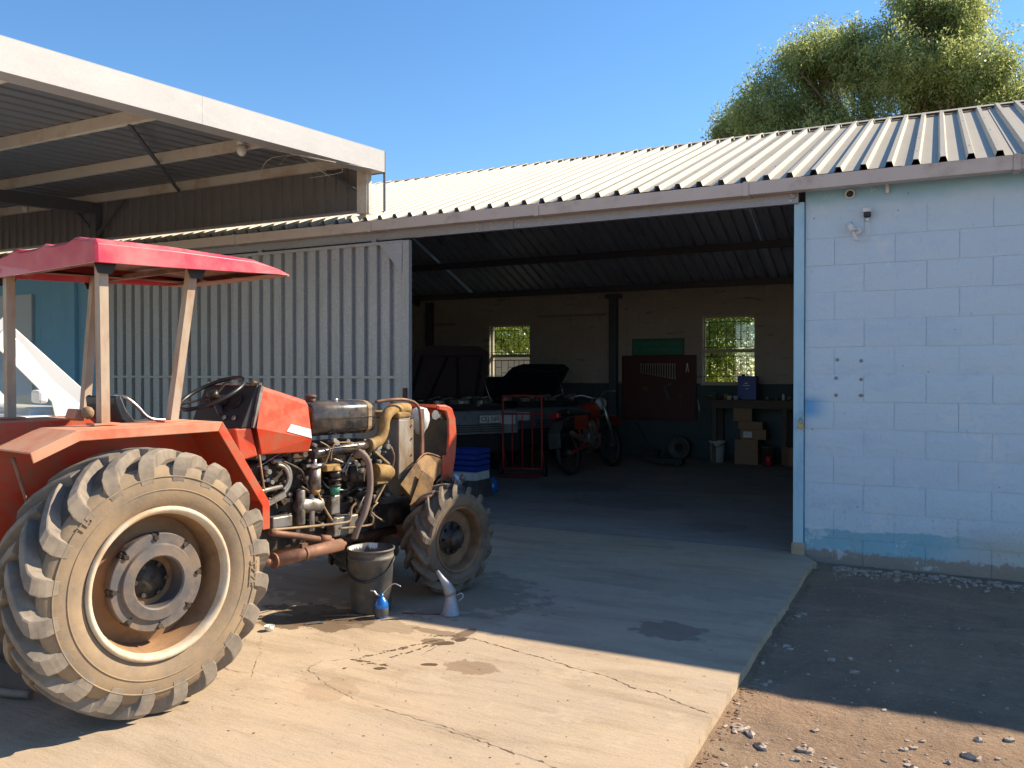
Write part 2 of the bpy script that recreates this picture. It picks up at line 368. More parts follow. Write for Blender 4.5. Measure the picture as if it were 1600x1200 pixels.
def leaf_mat(name, a, b, tr=.45):
    t = NT(name); co = t.coord(True)
    v = t.n('ShaderNodeNewGeometry').outputs['Random Per Island']
    c = t.mix(v, a, b); c = t.mix(t.ramp(t.noise(co, .9, 3), .3, .7, 0, .7), c, sc(a, .8))
    d = t.n('ShaderNodeBsdfDiffuse'); tl = t.n('ShaderNodeBsdfTranslucent'); gl = t.n('ShaderNodeBsdfGlossy'); gl.inputs['Roughness'].default_value = .35
    ms = t.n('ShaderNodeMixShader'); m2 = t.n('ShaderNodeMixShader'); ms.inputs[0].default_value = tr; m2.inputs[0].default_value = .05
    t.l(c, d.inputs[0]); hs = t.n('ShaderNodeHueSaturation'); hs.inputs['Value'].default_value = 1.7; hs.inputs['Hue'].default_value = .485; t.l(c, hs.inputs['Color']); t.l(hs.outputs[0], tl.inputs[0])
    t.l(d.outputs[0], ms.inputs[1]); t.l(tl.outputs[0], ms.inputs[2]); t.l(ms.outputs[0], m2.inputs[1]); t.l(gl.outputs[0], m2.inputs[2])
    t.l(m2.outputs[0], t.t.nodes['Material Output'].inputs[0]); return t.m
m_leaf = leaf_mat('willow_leaf', (.19, .25, .08), (.36, .40, .15), .6)
m_leaf2 = leaf_mat('shrub_leaf', (.22, .30, .04), (.46, .52, .12), .6)
def glass_mat():
    t = NT('dusty_glass'); g = t.b
    tr_ = t.n('ShaderNodeBsdfTransparent'); gl = t.n('ShaderNodeBsdfGlossy'); gl.inputs['Roughness'].default_value = .04; mx = t.n('ShaderNodeMixShader')
    tr_.inputs[0].default_value = (.93, .96, .95, 1); mx.inputs[0].default_value = .07
    t.l(tr_.outputs[0], mx.inputs[1]); t.l(gl.outputs[0], mx.inputs[2]); t.l(mx.outputs[0], t.t.nodes['Material Output'].inputs[0])
    return t.m
m_glass = glass_mat()
m_carglass = M('dark_car_glass', (.03, .04, .045), .08, 0, .1, 3, bump=0)
m_lens = M('frosted_lamp_glass', (.75, .74, .70), .15, 0, .05, 10, bump=0)
m_tail = M('red_tail_lens', (.55, .02, .03), .15, 0, .05, 10, bump=0)
m_text = M('black_lettering', (.02, .02, .02), .6, 0, .1, 10, bump=0)
m_brass = M('tarnished_brass', (.35, .27, .13), .45, .7, .2, 30)
m_dab = M('grey_filler', (.24, .24, .27), .9, 0, .2, 40)

def text_mesh(txt, size, depth=.001):
    cu = bpy.data.curves.new('lettering', 'FONT'); cu.body = txt; cu.size = size; cu.extrude = depth; cu.align_x = 'CENTER'; cu.align_y = 'CENTER'
    o = bpy.data.objects.new('tmp', cu); COL.objects.link(o); dg = bpy.context.evaluated_depsgraph_get()
    me = bpy.data.meshes.new_from_object(o.evaluated_get(dg)); bpy.data.objects.remove(o); return me

# ================================================================ GROUND
g = MB(); g.add([(-500, -300, -.12), (500, -300, -.12), (500, 700, -.12), (-500, 700, -.12)], [(0, 1, 2, 3)])
obj('ground', g, m_dirt, kind='structure')
def dz(x, y): return -.055 + .02 * noise.noise((x * 1.3, y * 1.3, 0)) + .008 * noise.noise((x * 6, y * 6, 3)) + .003 * noise.noise((x * 22, y * 22, 5))
g = MB(); nx, ny = 150, 210; x0, x1, y0, y1 = -.92, 5.0, 0.3, 7.5
vs = [(x0 + (x1 - x0) * i / nx, y0 + (y1 - y0) * j / ny, 0) for j in range(ny + 1) for i in range(nx + 1)]
vs = [(x, y, dz(x, y) - (.03 if (i := 0) else 0)) for x, y, _ in vs]
g.add(vs, [(j * (nx + 1) + i, j * (nx + 1) + i + 1, (j + 1) * (nx + 1) + i + 1, (j + 1) * (nx + 1) + i) for j in range(ny) for i in range(nx)], True)
obj('dirt_yard', g.mesh('dirt_yard', m_dirt, recalc=False), m_dirt, kind='structure')
# slab with a ragged right edge
edge = [(-.855 + .012 * noise.noise((0, y * 3.1, 0)) + .008 * noise.noise((5, y * 14, 0)) + .02 * (7.3 - y) / 7.3 - .02, y) for y in np.linspace(-3, 7.0, 160)]
edge += [(-.84, 7.0), (-.98, 7.26), (-1.02, 7.302)]
poly = edge + [(-15, 7.302), (-15, -3)]
g = MB(); g.prism([(x, y, -.14) for x, y in poly], (0, 0, .14))
slab = obj('yard_slab', g, m_slab, kind='structure')
def crack(pts, wd, seed):
    random.seed(seed); L = []; P = [Vector((*p, 0)) for p in pts]
    for i in range(len(P) - 1):
        n = max(2, int((P[i + 1] - P[i]).length / .018))
        for k in range(n):
            L.append(P[i].lerp(P[i + 1], k / n) + Vector((random.uniform(-1, 1), random.uniform(-1, 1), 0)) * .007 + Vector((noise.noise((i * 7 + k * .09, seed, 0)), noise.noise((seed, i * 7 + k * .09, 4)), 0)) * .035 * min(1, k / 3, (n - k) / 3))
    L.append(P[-1]); mb = MB(); vs = []
    for i, p in enumerate(L):
        t = (L[min(i + 1, len(L) - 1)] - L[max(i - 1, 0)]).normalized(); nn = Vector((-t.y, t.x, 0)); e = wd * random.choice((.25, .5, .8, 1.3)) * random.uniform(.6, 1.2) * min(1, i / 3 + .1, (len(L) - 1 - i) / 3 + .1)
        vs += [p + nn * e / 2 + Vector((0, 0, .0018)), p - nn * e / 2 + Vector((0, 0, .0018))]
    mb.add(vs, [(2 * i, 2 * i + 1, 2 * i + 3, 2 * i + 2) for i in range(len(L) - 1)])
    return mb
m_crack = M('crack_shadow_dirt', (.15, .105, .07), .95, 0, .3, 30, bump=0)
for i, (pts, wd) in enumerate([([(-2.41, 4.09), (-2.1, 4.04), (-1.75, 3.95), (-1.4, 3.86), (-1.11, 3.75), (-.88, 3.66)], .007),
        ([(-2.75, 3.52), (-2.86, 3.42), (-2.83, 3.28), (-2.7, 3.2), (-2.45, 3.1), (-2.2, 3.05), (-1.6, 2.98)], .0035),
        ([(-3.45, 3.6), (-3.2, 3.3), (-3.0, 3.05)], .003), ([(-2.43, 3.92), (-2.45, 3.80), (-2.44, 3.72)], .004),
        ([(-1.9, 3.0), (-1.5, 2.93), (-1.1, 2.85)], .005), ([(-2.9, 3.72), (-2.75, 3.6)], .004), ([(-3.3, 3.12), (-3.05, 3.1)], .006)]):
    obj('crack', crack(pts, wd, i), m_crack, slab)
rnd = random.Random(4); g = MB()
def blot(x, y, r_, ax=1.0, rot=0.5):
    n = 9; vs = []
    for q in range(n):
        a = 2 * math.pi * q / n; rr_ = r_ * rnd.uniform(.6, 1.2); px_, py_ = rr_ * ax * math.cos(a), rr_ * math.sin(a)
        vs.append((x + px_ * math.cos(rot) - py_ * math.sin(rot), y + px_ * math.sin(rot) + py_ * math.cos(rot), .0012 + rnd.uniform(0, .0003)))
    g.add(vs, [tuple(range(n))])
for (ax_, ay, bx_, by, n) in ((-2.50, 3.98, -2.72, 3.50, 34), (-2.47, 3.93, -2.56, 3.62, 16), (-2.72, 3.50, -2.50, 3.52, 14), (-2.60, 4.02, -2.40, 4.10, 14)):
    for q in range(n):
        t_ = q / n + rnd.uniform(-.02, .02); blot(ax_ + (bx_ - ax_) * t_ + rnd.gauss(0, .008), ay + (by - ay) * t_ + rnd.gauss(0, .008), rnd.uniform(.003, .011), rnd.uniform(1, 2.2), rnd.uniform(0, 1.2))
blot(-2.43, 3.95, .035, 1.8, .5); blot(-2.38, 4.05, .03, 1.6, 1.2); blot(-2.33, 3.62, .022, 2, .4); blot(-2.52, 3.46, .02, 2, .3); blot(-2.68, 3.38, .012)
for q in range(60): blot(rnd.uniform(-4, -1), rnd.uniform(2.4, 4.1), rnd.uniform(.002, .006))
obj('oil_drips', g.mesh('oil_drips', M('dried_oil', OIL, .6, 0, .3, 20, bump=0), recalc=False), None, slab, kind='stuff')
g = MB(); g.box(-15, -.985, 7.312, 14.88, -.14, .002)
obj('workshop_floor', g, m_floor, kind='structure')
g = MB(); g.box(-15, -.985, 7.302, 7.312, -.14, -.006); obj('floor_joint', g, m_crack, kind='structure')
# stones
def stones(pts, name, mat, **kw):
    V = []; F = []
    base = MB().ball((0, 0, 0), 1, n=6)
    for (x, y, z, s) in pts:
        a = random.uniform(0, 6.28); ca, sa = math.cos(a), math.sin(a); sx, sy, sz = s * random.uniform(.7, 1.5), s * random.uniform(.6, 1.1), s * random.uniform(.3, .65); n = len(V)
        j = [random.uniform(.75, 1.2) for _ in base.v]
        for (px, py, pz), q in zip(base.v, j):
            px *= sx * q; py *= sy * q; V.append((x + px * ca - py * sa, y + px * sa + py * ca, z + pz * sz * q))
        F += [[i + n for i in f] for f in base.f]
    mb = MB(); mb.v = V; mb.f = F; mb.sm = [False] * len(F); mb.mi = [0] * len(F)
    return obj(name, mb.mesh(name, mat, recalc=False), mat, **kw)
random.seed(3); P = []
for _ in range(950):
    x = -.72 + 4.4 * random.random() ** 1.3; y = 7.2 - abs(random.gauss(0, .11)) - .03; s = random.uniform(.007, .019) * random.choice([1, 1, 1.5])
    P.append((x, y, dz(x, y) + s * .2, s))
for _ in range(520):
    x = random.uniform(-.83, 3.2); y = random.uniform(1.2, 7.1); s = random.uniform(.003, .013) ** 1.0; P.append((x, y, dz(x, y) + s * .15, s))
for cx, cy, n, r in [(-.5, 3.55, 60, .12), (-.35, 3.4, 40, .2), (-.78, 3.7, 35, .06), (.05, 3.75, 60, .18), (.15, 3.55, 50, .2), (-.75, 4.9, 25, .04), (-.2, 3.05, 50, .25), (-.75, 3.25, 25, .07), (.3, 3.3, 60, .2), (-.77, 4.3, 30, .05), (-.3, 4.7, 30, .2), (-.78, 5.6, 25, .04), (-.1, 2.85, 40, .15)]:
    for _ in range(int(n * .6)):
        x = max(-.82, random.gauss(cx, r)); y = random.gauss(cy, r); s = .004 + .026 * random.random() ** 2.5; P.append((x, y, dz(x, y) + s * .1, s))
P2 = []
for _ in range(2600):
    x = random.uniform(-.83, 2.6); y = random.uniform(1.2, 7.1); s = .0015 + .007 * random.random() ** 3; P2.append((x, y, dz(x, y) + s * .1, s))
for _ in range(500):
    y = random.uniform(1.5, 7.0); x = -.845 + abs(random.gauss(0, .03)); s = random.uniform(.003, .011); P2.append((x, y, dz(x, y) + s * .1, s))
stones(P2, 'soil_crumbs', m_dirt, kind='stuff', label='small brown soil crumbs scattered over the dirt yard', cat='soil')
stones(P, 'gravel', m_stone, kind='stuff', label='loose pale stones and chips scattered on the dirt and along the wall foot', cat='gravel')
# grit on the slab
P = [(random.uniform(-4.2, -.9), random.uniform(2.2, 6.5), .001, random.uniform(.0015, .005)) for _ in range(420)]
stones(P, 'grit', m_stone, kind='stuff', label='fine grit lying on the concrete yard slab', cat='grit')

# ================================================================ WORKSHOP
W = thing('workshop_building', 'long single-storey workshop with cream ribbed roof and wide open doorway', 'workshop', (-5, 11, 0))
def ibr(mb, n, pitch, P0, along, across, up, h, length_pts, rt=.34, sd=.16):
    """ribbed sheet: n ribs, profile along 'across', swept through length_pts"""
    prof = [(0, 0)]
    for i in range(n):
        o = i * pitch; a = pitch * (1 - rt) / 2
        prof += [(o + a, 0), (o + a + pitch * sd * .45, h), (o + a + pitch * (rt - sd * .45), h), (o + a + pitch * rt, 0)]
    prof.append((n * pitch, 0)); ac = Vector(across); u = Vector(up)
    secs = [[Vector(p) + ac * s + u * t for s, t in prof] for p in length_pts]
    mb.loft(secs, closed=False, caps=False)
    return mb
# --- right front wall
bk = MB(); bk.box(-.975, 4.3, 7.30, 7.50, -.14, 3.02)
wallR = obj('front_wall', bk, m_wall, W, label='blue-white painted block wall right of the doorway')
BH, BL = .224, .452
def block_mesh(name, L, H, D, mat, seed, gap=.006):
    random.seed(seed); mb = MB(); nx, nz = 5, 3; hw = (L - gap) / 2; hh = (H - gap) / 2
    vs = []
    for j in range(nz + 1):
        for i in range(nx + 1):
            e = (i in (0, nx)) or (j in (0, nz))
            vs.append((-hw + 2 * hw * i / nx + random.uniform(-.0015, .0015), -D + (gap * .5 if e else random.uniform(-.0012, .0012)), -hh + 2 * hh * j / nz + random.uniform(-.0015, .0015)))
    fs = [(j * (nx + 1) + i, j * (nx + 1) + i + 1, (j + 1) * (nx + 1) + i + 1, (j + 1) * (nx + 1) + i) for j in range(nz) for i in range(nx)]
    mb.add(vs, fs, False)
    rim = [i for i in range(nx + 1)] + [j * (nx + 1) + nx for j in range(1, nz + 1)] + [nz * (nx + 1) + i for i in range(nx - 1, -1, -1)] + [j * (nx + 1) for j in range(nz - 1, 0, -1)]
    bv = [(vs[i][0] * 1.006, .01, vs[i][2] * 1.01) for i in rim]; n = len(rim)
    mb.add([vs[i] for i in rim] + bv, [(i, n + i, n + (i + 1) % n, (i + 1) % n) for i in range(n)])
    return mb.mesh(name, mat)
def lay(parent, xa, xb, yf, z0, rows, mat, depth, skip=None, seed=1, gap=.006, gv=(1, 1)):
    cache = {}; rnd = random.Random(seed)
    for r in range(rows):
        zc = z0 + BH * (r + .5); x = xa - (BL / 2 if r % 2 else 0)
        while x < xb - .02:
            a, b = max(x, xa), min(x + BL, xb); x += BL
            if b - a < .06: continue
            segs = [(a, b)]
            if skip:
                for (wx0, wx1, wz0, wz1) in skip:
                    if zc + BH * .35 > wz0 and zc - BH * .35 < wz1:
                        ns = []
                        for (p, q) in segs:
                            if q <= wx0 or p >= wx1: ns.append((p, q)); continue
                            if wx0 - p > .05: ns.append((p, wx0))
                            if q - wx1 > .05: ns.append((wx1, q))
                        segs = ns
            for p, q in segs:
                L = round((q - p) / .02) * .02; key = (L, rnd.randrange(6) if L > .4 else 0)
                if key not in cache: cache[key] = block_mesh('block', q - p, BH, depth, mat, int(L * 50) * 3 + key[1], gap * rnd.uniform(*gv))
                o = bpy.data.objects.new('block', cache[key]); COL.objects.link(o); o.parent = parent
                o.location = ((p + q) / 2 - W.location.x, yf + rnd.uniform(-.3, .3) * gap - W.location.y, zc - W.location.z)
lay(wallR, -.972, 1.75, 7.2985, -.068, 13, m_wall, .007, seed=4, gap=.008, gv=(.3, 1.25))
# plain painted continuation beyond the frame
# --- left front wall (blue) and short wall over
bk = MB(); bk.box(-15, -9.42, 7.33, 7.5, -.14, 3.02)
wallL = obj('front_wall', bk, m_blueblock, W, label='mid-blue painted wall left of the sliding door')
lay(wallL, -12.2, -9.42, 7.328, .38, 11, m_blueblock, .004, gap=.004, seed=9, skip=[(-11.65, -11.2, 0, 2.7), (-10.42, -10.28, 0, 3)])
g = MB(); g.box(-10.42, -10.28, 7.27, 7.33, 0, 2.95); obj('pilaster', g, m_blueblock, W, bevel=.006)
g = MB(); g.box(-11.95, -11.22, 7.29, 7.33, 0, 2.62); dd = obj('side_door', g, m_doorp, W, bevel=.005)
g = MB(); g.box(-11.36, -11.28, 7.25, 7.285, 1.95, 1.98); obj('door_bolt', g, m_steel, dd)
# --- back wall with two windows and small gaps at the floor
YB = 14.9
wins = [(-3.74, -2.82, 1.34, 2.54), (-8.10, -7.20, 1.30, 2.49)]
gaps = [(-6.32, -6.18), (-6.0, -5.86), (-5.72, -5.64), (-5.42, -5.18), (-4.98, -4.9), (-5.09, -5.06)]
def wallcells(mb, xa, xb, y0, y1, z0, z1, holes):
    xs = sorted({xa, xb, *[h[0] for h in holes], *[h[1] for h in holes]}); zs = sorted({z0, z1, *[h[2] for h in holes], *[h[3] for h in holes]})
    for i in range(len(xs) - 1):
        for j in range(len(zs) - 1):
            cx, cz = (xs[i] + xs[i + 1]) / 2, (zs[j] + zs[j + 1]) / 2
            if any(h[0] < cx < h[1] and h[2] < cz < h[3] for h in holes): continue
            mb.box(xs[i], xs[i + 1], y0, y1, zs[j], zs[j + 1])
bk = MB(); wallcells(bk, -15, 4.3, YB, YB + .2, -.14, 3.02, wins + [(a, b, .003, .022) for a, b in gaps])
g = MB(); g.box(-15, 4.3, 14.955, 15.0, 3.021, 3.172); obj('eave_closure', g, m_purlind, W)
wallB = obj('back_wall', bk, m_inner, W, label='grimy limewashed block wall with a dark painted dado')
lay(wallB, -9.9, -1.7, YB - .002, .156, 13, m_inner, .014, skip=wins, seed=11, gap=.011)
for x in (-.975, 4.1, -15):
    g = MB(); g.prism([(x, 7.3, 3.025), (x, YB + .2, 3.025), (x, 11.05, 4.42)], (.2, 0, 0)); obj('gable_wall', g, m_inner, W)
    g = MB(); g.box(x, x + .2, 7.505, YB - .005, -.14, 3.02); obj('cross_wall', g, m_inner, W)
# windows
for (xa, xb, za, zb) in wins:
    g = MB(); mz = (za + zb) / 2 - .02; f = .028
    for (a, b, c, d) in ((xa, xa + f, za, zb), (xb - f, xb, za, zb), (xa + f, xb - f, zb - f, zb), (xa + f, xb - f, za, za + f), (xa + f, xb - f, mz - .03, mz + .03)): g.box(a, b, YB + .08, YB + .13, c, d)
    win = obj('window', g, m_winframe, W)
    for (c, d) in ((za + f, mz - .03), (mz + .03, zb - f)):
        p = MB(); p.box(xa + f, xb - f, YB + .10, YB + .104, c, d); obj('pane', p, m_glass, win)
    n = 7; bars = MB()
    for (c, d) in ((za + .12, mz - .10), (mz + .06, zb - .11)):
        bars.box(xa, xb, YB + .05, YB + .056, c, c + .011); bars.box(xa, xb, YB + .05, YB + .056, d, d + .011)
        for i in range(1, n):
            x = xa + (xb - xa) * i / n + .02 * math.sin(i * 5)
            bars.box(x - .005, x + .005, YB + .044, YB + .05, c, d)
            if i % 2: bars.box(x, x + (xb - xa) / n, YB + .05, YB + .056, c + (d - c) * .62, c + (d - c) * .62 + .01)
            else: bars.box(x, x + (xb - xa) / n, YB + .05, YB + .056, c + (d - c) * .3, c + (d - c) * .3 + .01)
    obj('burglar_bars', bars, m_barm, win)
    s_ = MB(); s_.box(xa - .03, xb + .03, YB - .03, YB + .08, za - .035, za - .003); obj('sill', s_, m_winframe, win)
# roof: ribbed sheets on both slopes
EY, EZ, RY, RZ = 7.15, 3.118, 11.05, 4.565
sl = (RZ - EZ) / (RY - EY); rp = .187; nr = 4
upv = Vector((0, -sl, 1)).normalized(); upb = Vector((0, sl, 1)).normalized()
def roofsheet(u, ya):
    top = ibr(MB(), nr, rp, None, None, (1, 0, 0), u, .042, [(0, ya, EZ), (0, RY, RZ)])
    und = ibr(MB(), nr, rp, None, None, (1, 0, 0), u, .040, [(0, ya, EZ - .003), (0, RY, RZ - .003)])
    top.add(und.v, und.f, mi=1)
    return top.mesh('roof_sheet', [m_roof, m_under], (0, 0, 0), recalc=False)
me_f = roofsheet(upv, EY)
me_b = roofsheet(upb, 2 * RY - EY)
rnd = random.Random(5); k = 0
x = -15.2
while x < 4.4:
    for me, lab in ((me_f, 0), (me_b, 0)):
        o = obj('roof_sheet', me, None, W); o.location = (x - W.location.x, -W.location.y + rnd.uniform(-.006, .006), (.003 if k % 2 else 0) + rnd.uniform(0, .001)); k += lab; 
    x += nr * rp; k += 1
g = MB()
for sgn, u in ((-1, upv), (1, upb)):
    a = Vector((0, RY, RZ)) + u * .040; b = Vector((0, RY + sgn * .17, RZ - sl * .17)) + u * .040
    g.loft([[Vector((-15.2, a.y, a.z)), Vector((-15.2, b.y, b.z))], [Vector((4.5, a.y, a.z)), Vector((4.5, b.y, b.z))]], closed=False, caps=False)
obj('ridge_cap', g, m_roof, W)
g = MB()
for i in range(420):   # roofing screws on the rib crowns
    rx = -15.2 + rp * (rnd.randrange(104) + .5); fy = rnd.choice([.12, .35, .62, .88]); yy = EY + (RY - EY) * fy; p = Vector((rx, yy, EZ + sl * (yy - EY))) + upv * .036
    g.cyl(p, p + upv * .008, .008, n=6)
obj('roof_screws', g, m_dark, W, kind='stuff')
# purlins, rafters, post
g = MB()
for sgn in (-1, 1):
    for fr in (.04, .35, .66, .94):
        yy = RY + sgn * (RY - EY) * (1 - fr) ; zz = EZ + (RZ - EZ) * fr
        pb = MB(); pb.box(-14.8, 4.1, yy - .03, yy + .03, zz - .125, zz - .012); 
        if sgn == -1 and fr < .1: continue
        obj('purlin', pb, m_purlind, W)
for x in (-13.2, -9.75, -1.15):
    g = MB()
    for sgn in (-1, 1):
        g.bar((x, RY + sgn * .01, RZ - .19), (x, RY + sgn * (3.75), RZ - .19 - sl * 3.75), .05, .12)
    obj('rafter', g, m_purlind, W)
g = MB(); g.box(-5.47, -5.33, YB - .17, YB - .03, 0, 3.0); g.box(-5.55, -5.25, YB - .19, YB - .02, 2.93, 3.0); obj('steel_post', g, m_purlind, W, bevel=.004)
g = MB(); g.box(-9.55, -9.42, YB - .17, YB - .03, 0, 3.0); obj('steel_post', g, m_purlind, W, bevel=.004)
g = MB(); g.box(-7.0, -5.6, YB - .05, YB - .016, 2.62, 2.66); obj('wall_batten', g, m_wood, W)
g = MB(); g.box(-9.4, -8.9, YB - .05, YB - .016, 2.52, 2.57); obj('wall_batten', g, m_wood, W)
# gutter in lengths with sleeves
xs = [-9.25, -7.2, -5.28, -3.35, -1.42, .52, 2.5, 4.45]
prof = [(7.20, 3.075), (7.20, 2.998), (7.085, 2.995), (7.08, 3.10), (7.092, 3.10), (7.096, 3.003), (7.19, 3.006), (7.19, 3.075)]
for i in range(len(xs) - 1):
    dzz = rnd.uniform(-.003, .003)
    g = MB(); g.prism([(xs[i] + .001, a, b + dzz) for a, b in prof], (xs[i + 1] - xs[i] - .002, 0, 0))
    gt = obj('gutter_length', g, m_gutter, W)
    g = MB(); xx = xs[i + 1]; g.box(xx - .022, xx + .022, 7.074, 7.21, 2.988, 2.996); g.box(xx - .022, xx + .022, 7.072, 7.0795, 2.988, 3.106)
    obj('gutter_sleeve', g, m_gutter, gt)
# header channel
for (a, b) in ((-9.5, -7.6), (-7.6, -4.0), (-4.0, -3.66), (-3.66, -1.02)):
    g = MB(); g.box(a + .0015, b - .0015, 7.215, 7.262, 2.915, 3.03)
    hh = obj('header_panel', g, m_header, W, bevel=.003)
    bo = MB()
    for x in ([a + .06, b - .06] if b - a > .5 else [a + .1]):
        for z in (2.94, 2.99): bo.cyl((x, 7.216, z), (x, 7.208, z), .008, n=6)
    obj('bolt', bo, m_steel, hh)
g = MB(); g.cyl((-1.06, 7.214, 2.972), (-1.06, 7.196, 2.972), .018, n=6); obj('bolt', g, m_header, W)
g = MB(); g.box(-1.06, -.98, 7.255, 7.48, .02, 2.93); jb = obj('door_jamb', g, m_jamb, W, bevel=.004)
g = MB(); g.box(-1.075, -.965, 7.24, 7.50, -.10, .10); obj('jamb_footing', g, m_slab, W, bevel=.02)
# hasp
g = MB(); g.box(-1.03, -.975, 7.238, 7.252, 1.12, 1.15); g.tube([(-1.0, 7.235, 1.13), (-1.0, 7.215, 1.16), (-.99, 7.235, 1.19)], .005, 6); obj('hasp', g, m_jamb, jb)
pl = solo('padlock', MB().obox((0, 0, -.028), (.042, .02, .045), (0, R(18), 0)).tube([(-.014, 0, -.008), (-.012, 0, .022), (.004, 0, .03), (.016, 0, .02), (.014, 0, -.01)], .004, 6, 3), m_brass, (-.998, 7.222, 1.10), 'small brass padlock hanging open on the pale blue door jamb', 'padlock', .003)
# wall fixtures
g = MB(); g.lathe([(.038, -.012), (.038, .01), (.028, .01), (.028, -.012), (.038, -.012)], axis='Y', n=24)
vent = thing('wall_vent', 'round pipe end vent high on the pale blue wall below the gutter', 'vent', (-.63, 7.283, 2.965))
obj('vent_ring', g, m_plw, vent, off=(0, 0, 0)); obj('vent_mesh', MB().cyl((0, .004, 0), (0, .008, 0), .029, n=20), m_dark, vent, off=(0, 0, 0))
lamp = thing('wall_floodlight', 'small white bullet floodlight pointing down on the pale blue wall', 'floodlight', (-.60, 7.286, 2.66), local=True)
obj('lamp_base', MB().cyl((0.03, 0, 0), (0.03, -.02, 0), .03, n=16), m_plw, lamp)
obj('lamp_arm', MB().tube([(0.03, -.01, 0), (.02, -.05, .01), (0, -.07, .02)], .009, 8, 3), m_plw, lamp)
obj('lamp_head', MB().cyl((-.03, -.06, .055), (0, -.08, -.01), .03, .022, 14).cyl((0, -.08, -.01), (.03, -.095, -.09), .013, .011, 10), m_plw, lamp)
js = thing('junction_box', 'white sensor box with dark lens on the pale blue wall right of the floodlight', 'sensor', (-.497, 7.286, 2.795), local=True)
obj('housing', MB().obox((0, -.03, .022), (.065, .06, .035)), m_plw, js, bevel=.006)
obj('lens', MB().obox((0, -.035, -.012), (.052, .05, .033)).ball((0, -.035, -.02), .025), m_dark, js)
obj('gland', MB().cyl((0, -.035, -.04), (0, -.035, -.066), .013), m_plw, js)
solo('lamp_cable', MB().tube([(0, -.035, -.066), (.012, -.03, -.14), (0, -.02, -.19), (-.03, -.03, -.22), (-.07, -.09, -.225)], .0035, 6, 5), m_plw, (-.497, 7.286, 2.795), 'thin grey cable looping from the sensor box to the floodlight', 'cable')
solo('gutter_bracket', MB().box(-.012, .012, -.03, 0, -.05, 0).box(-.012, .012, -.06, 0, 0, .012), m_plw, (-.352, 7.286, 2.992), 'small white bracket under the gutter, right of the sensor box', 'bracket', .002)
for i, (x, z) in enumerate([(-.72, 1.62), (-.54, 1.61), (-.73, 1.47), (-.54, 1.46), (-.73, 1.33), (-.54, 1.33)]):
    row = ('upper', 'middle', 'lower')[i // 2]; sd_ = ('left', 'right')[i % 2]
    b = MB().ball((0, 0, 0), .016, (1.1 + rnd.uniform(-.3, .3), .25, .9), 8)
    solo('filler_dab', b, m_dab, (x, 7.287, z), 'grey filler dab on pale wall, %s row, %s of the pair' % (row, sd_), 'filler dab', group='filler dabs on the pale wall')

# ================================================================ SLIDING DOOR
D = thing('sliding_door', 'large galvanised ribbed sliding door pushed open to the left', 'sliding door', (-7.2, 7.18, 0))
sp = .1645; nsh = 7
for i in range(4):
    x = -9.50 + i * nsh * sp
    g = MB(); ibr(g, nsh, sp, None, None, (1, 0, 0), (0, -1, 0), .050, [(x, 7.222, .04), (x, 7.222, 2.87)], rt=.66, sd=.05)
    obj('door_sheet', g, m_galv, D)
g = MB(); g.box(-4.915, -4.835, 7.15, 7.21, .03, 2.885); obj('door_stile', g, m_galv, D, bevel=.004)
g = MB(); g.box(-9.53, -9.49, 7.15, 7.21, .03, 2.885); obj('door_stile', g, m_galv, D, bevel=.004)
g = MB(); g.box(-9.49, -4.915, 7.155, 7.175, 2.855, 2.89); obj('door_rail', g, m_galv, D, bevel=.003)
g = MB(); g.box(-9.49, -4.915, 7.160, 7.175, 1.455, 1.485); obj('door_rail', g, m_galv, D, bevel=.003)
g = MB(); g.box(-9.49, -4.915, 7.155, 7.175, .03, .08); obj('door_rail', g, m_galv, D, bevel=.003)
g = MB(); g.prism([(-4.918, 7.145, 2.86), (-5.20, 7.145, 2.86), (-4.918, 7.145, 2.54)], (0, .006, 0)); obj('corner_gusset', g, m_fascia, D)
g = MB(); g.box(-4.90, -4.855, 7.13, 7.15, 1.25, 1.36); g.tube([(-4.87, 7.13, 1.26), (-4.87, 7.10, 1.28), (-4.87, 7.10, 1.33), (-4.87, 7.13, 1.35)], .006, 6); obj('door_handle', g, m_rust, D)
for x in (-5.3, -6.9, -8.8):
    g = MB(); g.box(x - .03, x + .03, 7.185, 7.20, 2.88, 2.93); obj('hanger', g, m_header, D)

# ================================================================ CANOPY
C = thing('carport_canopy', 'raised flat steel canopy on the left with broad galvanised edge flashing', 'canopy', (-9, 5, 0))
cs = .0605
def cz(y): return 3.80 + cs * (y - 7.4)     # sheet underside
x = -5.44 - 4 * .19; k = 0
while x > -16.5:
    g = MB(); ibr(g, 4, .19, None, None, (1, 0, 0), (0, 0, 1), .03, [(x, 7.62, cz(7.62) + .085), (x, -1.5, cz(-1.5) + .085)])
    obj('canopy_sheet', g, m_roofu, C); x -= 4 * .19
for y in (7.33, 6.08, 4.83, 3.58, 2.33, 1.08, -.2):
    g = MB(); z = cz(y); g.box(-16, -5.62, y - .025, y + .025, z - .025, z + .08); obj('canopy_purlin', g, m_purlin, C)
def yz_bar(xa, xb, y0, y1, za, zb):  # slopes with the roof
    m = MB(); vs = [(x, y, cz(y) + z) for y in (y0, y1) for x, z in ((xa, za), (xb, za), (xb, zb), (xa, zb))]
    return m.add(vs, [(0, 1, 2, 3), (7, 6, 5, 4), (0, 4, 5, 1), (1, 5, 6, 2), (2, 6, 7, 3), (3, 7, 4, 0)])
ys = [-1.5, 4.92, 7.44]
